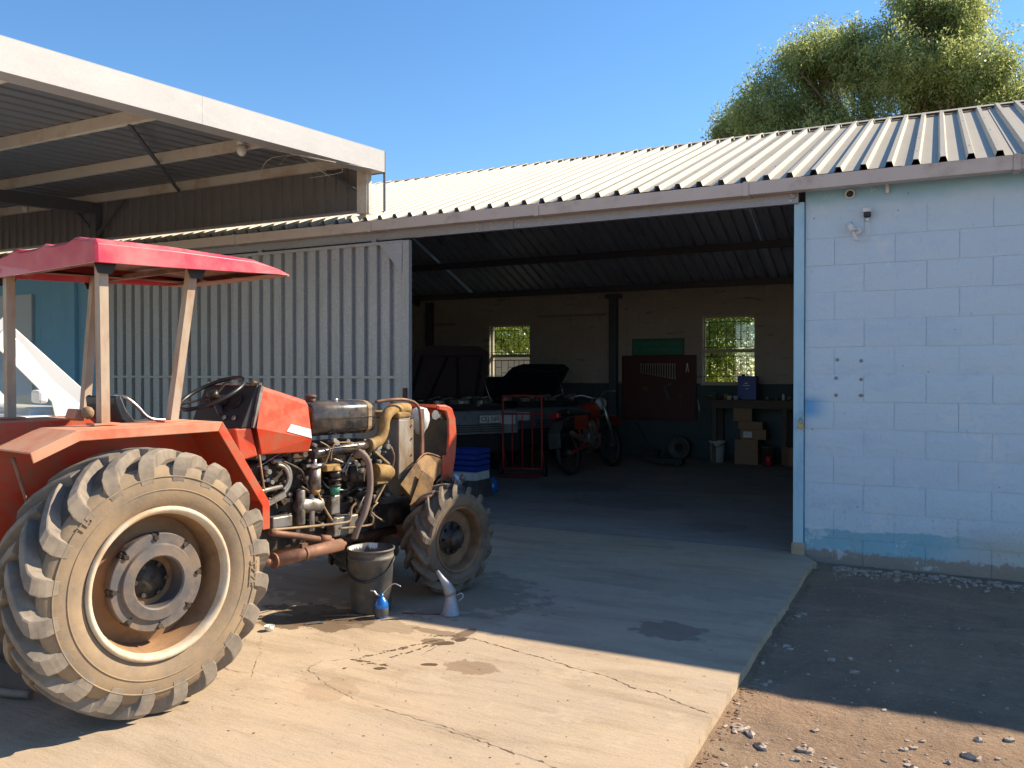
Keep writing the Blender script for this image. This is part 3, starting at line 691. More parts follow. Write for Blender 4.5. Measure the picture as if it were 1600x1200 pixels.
for i in range(2):   # outer flashing in lengths, joint visible at the seam
    y0, y1 = ys[i] + .001, ys[i + 1] - .001
    f = yz_bar(-5.345, -5.34, y0, y1, -.11, .115); f.add(yz_bar(-5.52, -5.346, y0, y1, -.11, -.106).v, [(0, 1, 2, 3), (7, 6, 5, 4), (0, 4, 5, 1), (1, 5, 6, 2), (2, 6, 7, 3), (3, 7, 4, 0)])
    f.add(yz_bar(-5.70, -5.346, y0, y1, .118, .122).v, [(0, 1, 2, 3), (7, 6, 5, 4), (0, 4, 5, 1), (1, 5, 6, 2), (2, 6, 7, 3), (3, 7, 4, 0)])
    obj('flashing_length', f, m_fascia, C)
obj('flashing_lip', yz_bar(-5.528, -5.521, -1.5, 7.44, -.11, -.07), m_purlin, C)
obj('edge_beam', yz_bar(-5.62, -5.56, -1.5, 7.3, -.02, .08), m_purlind, C)
g = MB(); g.box(-5.37, -5.338, 7.45, 7.455, 3.27, cz(7.45) + .115); g.box(-5.60, -5.34, 7.45, 7.455, cz(7.45) - .12, cz(7.45) + .118); obj('end_flashing', g, m_header, C)
g = MB(); yy = 7.42
x = -5.62 - 5 * .16
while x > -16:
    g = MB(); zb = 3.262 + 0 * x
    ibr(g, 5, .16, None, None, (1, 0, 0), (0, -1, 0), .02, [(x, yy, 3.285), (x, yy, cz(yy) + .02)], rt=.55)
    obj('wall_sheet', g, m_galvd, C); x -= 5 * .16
g = MB(); g.box(-16, -5.62, 7.37, 7.40, 3.27, 3.30); obj('bottom_rail', g, m_header, C)
for x, mm in ((-5.545, m_purlin), (-9.95, m_purlind), (-14.5, m_purlind)):
    g = MB(); g.box(x - .065, x + .065, 7.30, 7.39, 3.24 if x > -6 else 3.1, cz(7.35) - .03); obj('canopy_post', g, mm, C, bevel=.003)
for x in (-9.95, -14.5): obj('canopy_beam', yz_bar(x - .05, x + .05, -1.5, 7.3, -.17, -.025), m_purlind, C)
for a, b in (((-6.1, 4.83, cz(4.83) - .03), (-8.33, 7.3, cz(7.3) - .03)), ((-5.56, 7.34, 3.45), (-6.05, 7.34, 3.76)), ((-9.9, 7.34, 3.35), (-9.35, 7.34, 3.75)), ((-10.0, 7.3, 3.45), (-10.35, 7.3, 3.75))):
    g = MB(); g.bar(a, b, .03, .03); obj('brace', g, m_purlind, C)
for i, (p, lab) in enumerate([((-6.0, 6.0, 3.70), 'dusty bulkhead lamp at the end of the middle canopy purlin'), ((-10.75, 6.9, 3.73), 'white lamp bulb hanging beneath the far left canopy beam')]):
    L = thing('canopy_lamp', lab, 'lamp', p, local=True)
    obj('lamp_holder', MB().cyl((0, 0, .09), (0, 0, .02), .025, .035, 12).cyl((0, 0, .16), (0, 0, .09), .006, n=6), m_plw, L)
    obj('bulb', MB().ball((.01, 0, -.035), .05, (1, .9, 1.2)), m_lens, L)
g = MB(); rnd = random.Random(2)
for k in range(6):
    p0 = Vector((-5.62, 6.9 - k * .12, cz(6.9) - .06)); pts = [p0, p0 + Vector((rnd.uniform(-.4, .1), rnd.uniform(-.5, .1), rnd.uniform(-.1, .05))), p0 + Vector((rnd.uniform(-.6, .45), rnd.uniform(-.5, .4), rnd.uniform(-.2, 0)))]
    g.tube(pts, .0035, 5, 4)
solo('loose_wires', g, m_purlin, (0, 0, 0), 'thin loose wires straggling under the canopy corner', 'wires')

# ================================================================ TREES
def leaves(blobs, n, lw, ll, seed, droop=.6, clump=28, spread=.28, gap=-9):
    rg = np.random.default_rng(seed); bw = np.array([b[6] for b in blobs], float); bw /= bw.sum()
    nc = n // clump; bi = rg.choice(len(blobs), nc, p=bw); B = np.array([b[:6] for b in blobs])
    d = rg.normal(size=(nc, 3)); d /= np.linalg.norm(d, axis=1)[:, None]
    rr = rg.uniform(0, 1, nc) ** .38; rr *= 1 + .12 * rg.normal(size=nc)
    cen = B[bi, :3] + d * rr[:, None] * B[bi, 3:6]
    tdir = d * .7 + rg.normal(size=(nc, 3)) * .5 + np.array([0, 0, .35]); tdir /= np.linalg.norm(tdir, axis=1)[:, None]
    f = np.sin(cen[:, 0] * 3.1 + 1) * np.sin(cen[:, 1] * 2.6 + .5) + np.sin(cen[:, 2] * 3.7 + cen[:, 0] * 1.7) * .8 + .35 * rg.normal(size=nc)
    keep = f > gap; cen = cen[keep]; tdir = tdir[keep]
    c = np.repeat(cen, clump, 0); td = np.repeat(tdir, clump, 0); N = len(c)
    s = rg.uniform(-1, 1, N)[:, None]
    c = c + td * s * spread * 1.5 + rg.normal(size=(N, 3)) * spread * .33
    a = rg.normal(size=(N, 3)) + np.array([0, 0, -droop]); a /= np.linalg.norm(a, axis=1)[:, None]
    b = np.cross(a, rg.normal(size=(N, 3))); b /= np.linalg.norm(b, axis=1)[:, None]
    L = (ll * rg.uniform(.6, 1.3, N))[:, None]; Wd = (lw * rg.uniform(.6, 1.3, N))[:, None]
    V = np.stack([c, c + a * L * .5 + b * Wd * .5, c + a * L, c + a * L * .5 - b * Wd * .5], 1).reshape(-1, 3)
    return V
def leaf_mesh(name, V, mat):
    me = bpy.data.meshes.new(name); nf = len(V) // 4
    me.vertices.add(len(V)); me.vertices.foreach_set('co', V.astype('f4').ravel())
    me.loops.add(len(V)); me.loops.foreach_set('vertex_index', np.arange(len(V), dtype='i4'))
    me.polygons.add(nf); me.polygons.foreach_set('loop_start', np.arange(0, len(V), 4, dtype='i4')); me.polygons.foreach_set('loop_total', np.full(nf, 4, 'i4'))
    me.update(calc_edges=True); me.materials.append(mat); return me
def tree(loc, blobs, n, lw, ll, seed, label, mat, trunk_r=.22, h=4, **kw):
    t = thing('tree', label, 'tree', loc, local=True)
    rd = random.Random(seed); g = MB(); top = Vector((0, 0, h * .45))
    g.tube([(0, 0, -.1), (.05, 0, h * .25), top], [trunk_r, trunk_r * .7], 10, 4)
    for b in blobs:
        e = Vector(b[:3]); e2 = e + Vector((0, 0, b[5] * .4)); g.tube([top, top.lerp(e, .5) + Vector((0, 0, .2)), e, e2], [trunk_r * .55, .02], 7, 4, caps=False)
        for k in range(5):
            q = e + Vector((rd.uniform(-1, 1) * b[3], rd.uniform(-1, 1) * b[4], rd.uniform(-.2, .9) * b[5])) * .8
            g.tube([top.lerp(e, .7), top.lerp(e, .8).lerp(q, .5), q], [.045, .01], 5, 3, caps=False)
    obj('trunk', g, m_trunk, t)
    V = leaves(blobs, n, lw, ll, seed, **kw); obj('crown', leaf_mesh('crown', V, mat), None, t)
    return t
# big willow-like tree behind the right of the workshop
tb = [(-2.81, -0.14, 6.85, 1.0, 1.1, 1.02, 2.2), (-3.55, -0.08, 6.75, 0.55, 0.61, 0.56, 0.7), (-4.03, 0.0, 6.71, 0.3, 0.55, 0.31, 0.25), (-1.86, -0.15, 7.64, 0.95, 1.04, 0.97, 2.2), (-1.37, -0.26, 8.02, 0.32, 0.5, 0.35, 0.35), (-2.37, -0.07, 7.79, 0.5, 0.55, 0.51, 0.7), (-1.12, 0.0, 6.07, 1.15, 1.2, 1.1, 2.2), (-0.25, -0.23, 7.51, 1.2, 1.32, 1.22, 3), (-0.09, 0.01, 8.36, 0.7, 0.77, 0.71, 1.3), (0.47, 0.0, 8.25, 0.62, 0.68, 0.63, 1.1), (-0.49, 0.28, 7.99, 0.32, 0.5, 0.35, 0.3), (0.53, -0.38, 7.19, 0.9, 0.99, 0.92, 1.8), (1.02, -0.02, 6.38, 0.75, 0.83, 0.77, 1.1), (1.54, 0.28, 6.73, 0.5, 0.55, 0.51, 0.3), (1.22, -0.24, 7.26, 0.4, 0.55, 0.41, 0.25), (-1.73, -0.33, 5.39, 1.6, 1.76, 1.63, 2), (0.38, 0.15, 5.3, 1.6, 1.76, 1.63, 2), (-3.27, -0.33, 5.96, 0.9, 0.99, 0.92, 1), (2.05, -0.4, 6.42, 0.8, 0.88, 0.82, 0.5), (0.74, 0.23, 8.69, 0.25, 0.55, 0.26, 0.12), (-0.26, -0.01, 8.89, 0.3, 0.55, 0.31, 0.2)]
tree((-.2, 18.3, 0), tb, 340000, .026, .085, 12, 'tall feathery green tree rising behind the right end of the roof', m_leaf, .3, 6, spread=.19, clump=44, gap=-.35)
# shrubs seen through the windows
tree((-3.4, 18.2, 0), [(.3, 0, 1.9, 1.7, .8, 1.3, 2), (-1.2, .3, 2.1, 1.2, .8, 1.4, 2), (1.6, .3, 2.6, 1.2, .8, 1.4, 1.5), (0, .3, 3.4, 1.6, .8, 1.0, 1.5)], 26000, .05, .10, 5, 'bright green leafy shrub seen through the right workshop window', m_leaf2, .08, 2, spread=.25)
tree((-9.6, 20.0, 0), [(.3, 0, 2.6, 1.6, .8, 1.0, 2), (-1.3, .3, 2.7, 1.2, .8, 1.1, 1.5), (1.9, .3, 2.9, 1.3, .8, 1.1, 1.5)], 20000, .05, .10, 6, 'bushy green shrub above the wall seen through the left window', m_leaf2, .08, 2, spread=.25)
bw = thing('boundary_wall', 'cream boundary wall seen through the left workshop window', 'wall', (-9, 18.6, -.1))
obj('wall_face', MB().box(-14, -5.6, 18.5, 18.7, -.12, 1.86), m_fence, bw); obj('coping', MB().box(-14, -5.55, 18.46, 18.74, 1.862, 1.93), m_fence, bw, bevel=.01)
P = leaves([(0, 0, .2, .5, .2, .35, 1)], 700, .03, .12, 3); t = thing('weed', 'small green weed at the foot of the cream boundary wall', 'weed', (-9.2, 18.2, 0), local=True)
obj('leaves', leaf_mesh('leaves', P, m_leaf2), None, t)

# ================================================================ WHEELS
def tyre_mesh(name, R0, Wd, rb, nl, lug_h, lug_w, sgn, m1, m2, sweep):
    """agricultural tyre round the y axis, outer side at y = sgn*Wd/2; chevron lugs"""
    h = Wd / 2; rc = R0 - lug_h; mb = MB()
    half = [(rb, h * .78), (rb + .02, h * .93), (rb + (rc - rb) * .35, h * 1.0), (rb + (rc - rb) * .62, h * .99), (rb + (rc - rb) * .82, h * .93), (rc - .028, h * .80), (rc - .010, h * .6), (rc, h * .3), (rc + .002, 0)]
    prof = [(r, y) for r, y in half] + [(r, -y) for r, y in half[-2::-1]]
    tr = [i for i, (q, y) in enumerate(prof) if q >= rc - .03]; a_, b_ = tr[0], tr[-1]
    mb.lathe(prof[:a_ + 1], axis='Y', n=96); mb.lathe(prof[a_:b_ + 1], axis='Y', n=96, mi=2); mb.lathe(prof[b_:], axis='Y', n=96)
    for dr, yy in ((.4, 1.003), (.66, .998)):   # moulded rings on the sidewalls
        r = rb + (rc - rb) * dr
        for s2 in (1, -1): mb.lathe([(r - .004, s2 * h * (yy - .012)), (r - .002, s2 * (h * yy + .002)), (r + .002, s2 * (h * yy + .002)), (r + .004, s2 * h * (yy - .012))], axis='Y', n=96)
    hi, lo = rb + (rc - rb) * .80, rb + (rc - rb) * .58     # where the lug runs out down the sidewall
    # (share of half width, top radius, base radius, base share, width factor)
    st = [(-.02, R0 - .003, rc - .02, -.02, .85), (.15, R0, rc - .02, .15, .95), (.45, R0 - .002, rc - .02, .45, 1), (.72, R0 - .007, rc - .03, .72, 1.05), (.88, R0 - .015, rc - .05, .84, 1.12),
          (.955, R0 - .032, rc - .07, .87, 1.2), (.992, R0 - .062, rc - .085, .90, 1.25), (1.008, hi, hi - .006, .93, 1.25), (1.0, lo, lo - .002, .93, 1.1)]
    rnd = random.Random(nl)
    for side in (1, -1):
        for i in range(nl):
            th0 = 2 * math.pi * (i + (.5 if side < 0 else 0)) / nl; secs = []; jw = rnd.uniform(.93, 1.07); jr = rnd.uniform(-.0035, 0)
            for (wf, r, b_r, b_w, kw) in st:
                lead = sweep * (1 - min(wf, 1)) ** .9 if wf < 1 else 0
                th = th0 + lead; a = lug_w * kw * jw / 2 / R0; c = 1.45 if wf < .9 else 1.3
                def pt(rad, yy, ang): return (rad * math.sin(ang), yy, rad * math.cos(ang))
                y = side * wf * h; yb = side * b_w * h; rt_ = r + (jr if wf < 1 else 0)
                secs.append([pt(b_r, yb, th - a * c), pt(rt_ - .004, y, th - a), pt(rt_, y, th - a * .8), pt(rt_, y, th + a * .8), pt(rt_ - .004, y, th + a), pt(b_r, yb, th + a * c)])
            mb.loft(secs, closed=True, smooth=False, mi=1)
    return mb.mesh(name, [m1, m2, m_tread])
a10 = R(80)
TO = (-3.81, 2.68, 0)
T = thing('tractor', 'old red open tractor with bonnet removed and faded red sun canopy', 'tractor', TO, a10, local=True)
def text_on(parent, txt, size, rad, ang, y, mat, mats_flip=-1):
    me = text_mesh(txt, size, .0015); me.materials.append(mat)
    o = bpy.data.objects.new('lettering', me); COL.objects.link(o); o.parent = parent
    # text in the x-z plane facing -y, turned so its top points outward at angle ang (from up, towards +x)
    o.matrix_local = Matrix.Translation((rad * math.sin(ang), y, rad * math.cos(ang))) @ Matrix.Rotation(ang, 4, 'Y') @ Matrix.Rotation(R(90), 4, 'X')
    return o
rear_tyre = tyre_mesh('tyre', .587, .35,       .322, 20, .044, .062, -1, m_tyre, m_lug, .40)
def rear_wheel(yc, out):
    g = MB(); s = out   # out=-1: outer side towards -y
    def L(pr, mi=0, n=64): g.lathe([(r, s * t) for r, t in pr], axis='Y', n=n, mi=mi)
    L([(.330, .140), (.337, .166), (.330, .178), (.316, .176), (.306, .160), (.302, .140)], 0)
    L([(.302, .140), (.294, .10), (.284, .07), (.282, -.10), (.30, -.14), (.33, -.165), (.325, -.14)], 1)
    L([(.284, .02), (.22, .035), (.20, .05), (.0, .05)], 1); L([(.284, .01), (.0, .03)], 1)
    wl = obj('wheel', g, [m_rim, m_rimin], T); wl.location = (0, yc, .587)
    obj('tyre', rear_tyre, None, wl)
    g = MB(); n = 72
    def rr(k): return .176 if k % 9 == 0 else .215
    outer = [(rr(k) * math.cos(2 * math.pi * (k + .5) / n), rr(k) * math.sin(2 * math.pi * (k + .5) / n)) for k in range(n)]
    inn = [(.112 * math.cos(2 * math.pi * (k + .5) / n), .112 * math.sin(2 * math.pi * (k + .5) / n)) for k in range(n)]
    mid = [(.163 * math.cos(2 * math.pi * (k + .5) / n), .163 * math.sin(2 * math.pi * (k + .5) / n)) for k in range(n)]
    def ring(c, y): return [Vector((a, s * y, b)) for a, b in c]
    A = [ring(outer, .075), ring(outer, .122), ring([(a * .985, b * .985) for a, b in outer], .126), ring([(a * 1.04, b * 1.04) for a, b in mid], .126), ring(mid, .140), ring([(a * 1.06, b * 1.06) for a, b in inn], .143), ring(inn, .136), ring(inn, .05)]
    g.loft(A, closed=True, caps=False)
    ww = obj('wheel_weight', g, m_weight, wl)
    for k in range(8):
        g = MB(); a = 2 * math.pi * (k * 9 + .5) / n + .0; p = Vector((.196 * math.cos(a), s * .08, .196 * math.sin(a))); g.cyl(p, p + Vector((0, s * .055, 0)), .012, n=6); g.cyl(p, p + Vector((0, s * .035, 0)), .02, n=6)
        obj('weight_bolt', g, m_eng, wl)
    g = MB(); L2 = [(.0, .075), (.04, .075), (.055, .06), (.085, .056), (.09, .03)]; g.lathe([(r, s * t) for r, t in L2], axis='Y', n=28)
    for k in range(6):
        a = k * 1.047; p = Vector((.072 * math.cos(a), s * .055, .072 * math.sin(a))); g.cyl(p, p + Vector((0, s * .02, 0)), .011, n=6)
    obj('hub', g, m_eng, wl)
    return wl
wr = rear_wheel(-.65, -1); wl_ = rear_wheel(.65, 1)
text_on(wr, '115', .05, .455, R(-48), -.177, m_tyre); text_on(wr, '3ZZE', .055, .455, R(95), -.177, m_tyre)
wl_.rotation_euler = (0, R(23), 0)
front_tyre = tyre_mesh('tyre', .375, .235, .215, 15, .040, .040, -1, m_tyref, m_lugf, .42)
for yc, s, steer in ((-.425, -1, R(-2)), (.425, 1, R(-2))):
    g = MB()
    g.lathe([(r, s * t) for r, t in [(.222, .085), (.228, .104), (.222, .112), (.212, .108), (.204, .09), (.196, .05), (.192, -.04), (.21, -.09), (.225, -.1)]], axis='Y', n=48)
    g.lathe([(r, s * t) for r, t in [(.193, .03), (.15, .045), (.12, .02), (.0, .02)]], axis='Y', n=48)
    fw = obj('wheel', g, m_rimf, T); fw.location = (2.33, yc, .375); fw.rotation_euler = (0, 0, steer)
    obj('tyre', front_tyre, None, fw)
    g = MB(); g.lathe([(r, s * t) for r, t in [(.0, .10), (.05, .098), (.062, .08), (.068, .03), (.11, .03), (.115, .02)]], axis='Y', n=32)
    for k in range(8):
        a = k * .785; p = Vector((.092 * math.cos(a), s * .03, .092 * math.sin(a))); g.cyl(p, p + Vector((0, s * .025, 0)), .012, n=6)
    obj('hub', g, m_black, fw)

# ---- fenders
pr = [(-.46, 1.18), (-.27, 1.262), (.43, 1.268), (.705, .838), (.705, .70)]
for s in (-1, 1):
    g = MB(); yo, yi = s * .625, s * .27
    def strip(i0, i1, yo=yo, yi=yi):
        m = MB(); t = .007
        vs = []
        for i in (i0, i1):
            f, z = pr[i]
            vs.append([(f, yi, z), (f, yo, z), (f, yo, z - .035), (f, yo - s * .006, z - .035), (f, yo - s * .006, z - t), (f, yi, z - t)])
        return m.loft(vs, closed=True)
    top = MB()
    secs = []
    for i, (f, z) in enumerate(pr):
        # lip runs inside the bend: offset along the bisector
        if i == 0: nx, nz = .25, -.97
        elif i == len(pr) - 1: nx, nz = -1, 0
        else:
            a = Vector((pr[i][0] - pr[i - 1][0], pr[i][1] - pr[i - 1][1])).normalized(); b = Vector((pr[i + 1][0] - pr[i][0], pr[i + 1][1] - pr[i][1])).normalized()
            q = Vector((a.y + b.y, -(a.x + b.x))).normalized(); kk = 1 / max(.5, abs(q.dot(Vector((a.y, -a.x))))); nx, nz = q.x * kk, q.y * kk
        secs.append([(f, yi, z), (f, yo, z), (f + nx * .046, yo, z + nz * .046), (f + nx * .046, yo - s * .006, z + nz * .046), (f + nx * .007, yo - s * .006, z + nz * .007), (f + nx * .007, yi, z + nz * .007)])
    top.loft(secs[:3], closed=True); fd = obj('fender', top, m_reddust, T, bevel=.004)
    fr = MB(); fr.loft(secs[2:], closed=True); obj('fender_front', fr, m_red, fd, bevel=.003)
    pl_ = MB(); pts = [(f, yi, z - .004) for f, z in pr] + [(.69, yi, .52), (.42, yi, .30), (-.42, yi, .42), (-.52, yi, .80)]
    pl_.prism(pts, (0, s * .006, 0)); obj('fender_side', pl_, m_red, fd)
    for f in (-.2, .12): 
        pass
# battery of lamps and bracket at rear fender
g = MB(); g.obox((-.30, -.50, 1.30), (.05, .07, .05)); g.cyl((-.28, -.46, 1.29), (-.28, -.46, 1.35), .02); 
g = MB(); g.tube([(-0.455, -0.45, 1.151), (-0.435, -0.45, 1.082), (-0.411, -0.45, 0.998), (-0.393, -0.45, 0.947), (-0.341, -0.45, 0.958)], .008, 6, 4); obj('hitch_rod', g, m_rust, T)
g = MB(); g.obox((-0.04, -0.12, 1.305), (.05, .10, .05), (0, R(20), 0)); obj('rear_bracket', g, m_reddust, T, bevel=.006)
g = MB(); g.ball((-0.021, -0.2, 1.316), .035, (.8, 1, .9), 10); obj('rag', g, m_tan, T)
# platform, gearbox, axle, chassis
g = MB(); g.box(-.30, .62, -.26, .26, .98, 1.0); obj('platform', g, m_reddust, T)
g = MB()
g.lathe([(.0, -.47), (.10, -.47), (.11, -.30), (.15, -.22), (.19, -.12), (.20, 0), (.19, .12), (.15, .22), (.11, .30), (.10, .47), (0, .47)], (0, 0, .592), 'Y', 24)
obj('rear_axle', g, m_eng, T)
g = MB(); g.box(-.28, .95, -.14, .14, .46, .90); obj('gearbox', g, m_eng, T, bevel=.03)
g = MB(); g.box(.9, 1.98, -.13, .13, .58, .98); g.box(1.0, 1.9, -.10, .10, .44, .6); eng = obj('engine_block', g, m_eng, T, bevel=.015)
g = MB(); g.box(1.05, 1.88, -.10, .10, .98, 1.07); obj('cylinder_head', g, m_black, eng, bevel=.01)
g = MB(); g.box(1.9, 2.62, -.14, .14, .46, .62); obj('front_frame', g, m_black, T, bevel=.01)
g = MB(); g.tube([(2.33, -.36, .375), (2.33, -.2, .40), (2.33, 0, .42), (2.33, .2, .40), (2.33, .36, .375)], .055, 12, 3); g.ball((2.33, 0, .42), .12); g.cyl((2.33, -.36, .28), (2.33, -.36, .48), .06); g.cyl((2.33, .36, .28), (2.33, .36, .48), .06)
obj('front_axle', g, m_rust, T)
g = MB(); g.tube([(1.0, 0, .42), (2.3, 0, .40)], .035, 10); obj('drive_shaft', g, m_rust, T)
# flywheel-side ring and levers
def ringpart(c, r, tube, arc=(0, 360), n=20, y=0):
    return [(c[0] + r * math.cos(R(a)), c[1], c[2] + r * math.sin(R(a))) for a in np.linspace(*arc, n)]
g = MB(); c = (1.067, -0.19, 0.89); g.tube(ringpart(c, .105, 0, (-70, 100)), .016, 8); g.tube(ringpart((c[0], c[1] - .02, c[2]), .08, 0, (-60, 90)), .012, 8); obj('coil_bracket', g, m_alu, eng)
g = MB(); g.cyl((0.787, -0.25, 0.827), (1.09, -0.22, 0.845), .012); g.bar((0.863, -0.26, 0.73), (1.105, -0.23, 0.8), .02, .03); g.bar((0.836, -0.28, 0.764), (1.038, -0.24, 0.779), .012, .012); obj('linkage', g, m_alu, T)
# filters
g = MB(); a = (1.344, -0.21, 0.934); b = (1.344, -0.21, 0.798); g.cyl(a, b, .036, n=20); flt = obj('fuel_filter', g, m_alu, eng)
g = MB(); g.cyl((a[0], a[1], a[2] + .022), a, .044, n=20); g.cyl((a[0], a[1], a[2] + .05), a, .012, n=8); g.bar((a[0] - .07, a[1], a[2] + .014), (a[0] + .07, a[1], a[2] + .014), .02, .014); obj('filter_cap', g, m_steel, flt)
g = MB(); g.cyl(b, (b[0], b[1], b[2] - .03), .036, .022, n=20); obj('filter_bowl', g, m_ochre, flt)
g = MB(); a = (1.492, -0.22, 0.902); b = (1.492, -0.22, 0.77); g.cyl(a, (a[0], a[1], a[2] - .05), .034, n=20); g.cyl((a[0], a[1], a[2] - .05), (a[0], a[1], a[2] - .062), .042, n=20); g.cyl((a[0], a[1], a[2] - .085), (a[0], a[1], a[2] - .097), .040, n=20); flt = obj('fuel_filter', g, m_black, eng)
g = MB(); g.cyl((a[0], a[1], a[2] + .03), a, .03, .045, n=10); g.box(a[0] - .08, a[0] + .03, a[1] - .02, a[1] + .03, a[2] + .0, a[2] + .04); obj('filter_cap', g, m_ochre, flt, bevel=.005)
g = MB(); g.cyl((a[0], a[1], a[2] - .097), (a[0], a[1], a[2] - .15), .036, .026, n=20); obj('glass_bowl', g, m_sign, flt)
# injection pump, alternator, pulleys
g = MB(); g.cyl((1.237, -0.18, 0.711), (1.408, -0.18, 0.697), .05); g.cyl((1.245, -0.2, 0.808), (1.244, -0.2, 0.596), .026); g.cyl((1.327, -0.2, 0.779), (1.326, -0.2, 0.545), .018); g.obox((1.598, -0.17, 0.542), (.2, .08, .12)); g.obox((1.51, -0.18, 0.684), (.07, .06, .12)); g.obox((1.091, -0.2, 0.637), (.14, .06, .07)); obj('injection_pump', g, m_alu, eng, bevel=.008)
g = MB(); g.cyl((1.819, -0.23, 0.86), (1.941, -0.23, 0.848), .058, n=20); g.cyl((1.941, -0.23, 0.848), (1.971, -0.23, 0.846), .04, n=20); g.obox((1.867, -0.24, 0.797), (.10, .04, .03)); obj('alternator', g, m_ochre, eng, bevel=.004)
g = MB(); g.cyl((2.218, -0.05, 0.755), (2.282, -0.05, 0.749), .11, n=28); g.cyl((2.135, -0.12, 0.938), (2.185, -0.12, 0.934), .06, n=28); obj('fan_pulley', g, m_black, eng)
g = MB(); g.bar((1.8, -0.25, 0.667), (1.913, -0.24, 0.792), .02, .012); g.bar((1.801, -0.25, 1.001), (1.933, -0.25, 0.906), .018, .012); obj('adjusting_bar', g, m_tan, eng)
g = MB(); g.cyl((1.707, -0.17, 0.85), (1.744, -0.22, 0.85), .045, n=18); g.cyl((1.663, -0.2, 0.918), (1.663, -0.2, 0.815), .028, n=14); obj('water_pump', g, m_eng, eng)
# hoses and pipes
g = MB(); g.tube([(1.667, -0.22, 0.98), (1.67, -0.27, 0.999), (1.721, -0.28, 0.926), (1.732, -0.28, 0.761), (1.688, -0.28, 0.622), (1.651, -0.26, 0.536), (1.631, -0.24, 0.455)], .022, 10, 5); obj('radiator_hose', g, m_hose, T)
g = MB(); g.lathe([(.02, -.01), (.03, -.01), (.03, .01), (.02, .01)], (1.667, -0.25, 0.994), 'X', 14); obj('hose_clip', g, m_tan, T)
g = MB(); g.tube([(0.961, -0.3, 0.619), (1.211, -0.3, 0.6), (1.483, -0.3, 0.584), (1.545, -0.3, 0.595), (1.556, -0.3, 0.662), (1.593, -0.3, 0.693)], .0075, 8, 5); obj('brake_pipe', g, m_tan, T)
g = MB(); g.tube([(1.492, -0.26, 0.543), (1.734, -0.26, 0.528), (1.773, -0.26, 0.543), (1.779, -0.26, 0.575)], .007, 8, 4); obj('brake_pipe', g, m_tan, T)
g = MB(); g.tube([(0.926, -0.33, 0.613), (1.14, -0.33, 0.558), (1.291, -0.33, 0.515), (1.38, -0.33, 0.49)], .018, 10, 4); g.cyl((1.282, -0.33, 0.525), (1.355, -0.33, 0.509), .022); obj('drag_link', g, m_rust, T)
g = MB(); p0, p1 = (0.928, -0.36, 0.458), (1.419, -0.36, 0.468); g.cyl(p0, p1, .037, n=20); g.cyl((0.864, -0.36, 0.456), p0, .018, n=12); g.cyl(p1, (1.455, -0.36, 0.47), .028, .012, 16)
q = Vector(p0).lerp(Vector(p1), .43); dq = (Vector(p1) - Vector(p0)).normalized() * .006; g.cyl(q - dq, q + dq, .042, n=20); q = Vector(p0); g.cyl(q - dq, q + dq, .043, n=20); g.obox(Vector(p0).lerp(Vector(p1), .42) + Vector((0, 0, .045)), (.04, .03, .03)); obj('steering_cylinder', g, m_rust, T)
g = MB(); g.tube([(0.921, -0.24, 1.047), (0.95, -0.24, 0.862), (0.963, -0.24, 0.824)], .006, 6); obj('fuel_pipe', g, m_tan, T)
g = MB(); g.tube([(1.328, -0.2, 0.877), (1.4, -0.22, 0.694), (1.476, -0.22, 0.585)], .007, 6, 3); obj('fuel_pipe', g, m_tan, T)
g = MB(); g.tube([(1.368, -0.23, 1.09), (1.434, -0.24, 1.047), (1.419, -0.24, 0.989), (1.4, -0.22, 0.93)], .004, 6, 4); obj('fuel_pipe', g, m_tan, T)
g = MB(); g.tube([(1.427, -0.26, 0.97), (1.453, -0.26, 1.066), (1.581, -0.25, 1.073), (1.682, -0.24, 1.05)], .004, 6, 4); obj('fuel_pipe', g, m_tan, T)
g = MB(); g.tube([(1.935, -0.26, 0.834), (1.961, -0.27, 0.947), (1.931, -0.27, 1.022)], .006, 6, 4); obj('fuel_pipe', g, m_tan, T)
g = MB(); g.tube([(1.809, -0.27, 0.668), (1.762, -0.26, 0.611), (1.934, -0.2, 0.518)], .006, 6, 4); obj('fuel_pipe', g, m_tan, T)
g = MB(); g.tube([(1.965, -0.17, 1.221), (2.283, -0.1, 1.161), (2.25, -0.1, 0.982)], .015, 8, 4); g.tube([(1.229, -0.22, 0.83), (1.392, -0.2, 0.752), (1.616, -0.18, 0.745), (1.725, -0.18, 0.774)], .009, 6, 4); g.tube([(1.106, -0.2, 0.993), (1.245, -0.2, 0.923), (1.274, -0.2, 0.855)], .009, 6, 4); obj('rubber_hoses', g, m_black, T)
# exhaust manifold and ochre intake elbow
g = MB(); g.tube([(1.328, -0.2, 1.013), (1.546, -0.2, 1.029), (1.774, -0.2, 1.041)], [.032, .03], 14, 4); 
for u in (.0,): pass
obj('exhaust_manifold', g, m_blackgl, eng)
g = MB(); g.prism([(1.433, -0.17, 0.991), (1.669, -0.17, 0.989), (1.653, -0.17, 0.937), (1.443, -0.17, 0.931)], (0, .06, 0)); obj('manifold_port', g, m_tan, eng, bevel=.01)
g = MB(); g.tube([(2.257, -0.1, 1.261), (2.141, -0.14, 1.266), (1.999, -0.19, 1.25), (1.942, -0.2, 1.197), (1.93, -0.2, 1.129), (1.889, -0.2, 1.063), (1.797, -0.2, 1.032)], .038, 16, 5); obj('intake_elbow', g, m_ochre, T)
g = MB(); g.lathe([(.03, -.012), (.046, -.012), (.046, .012), (.03, .012)], (1.808, -0.2, 1.035), 'X', 20); obj('elbow_flange', g, m_tan, T, bevel=.003)
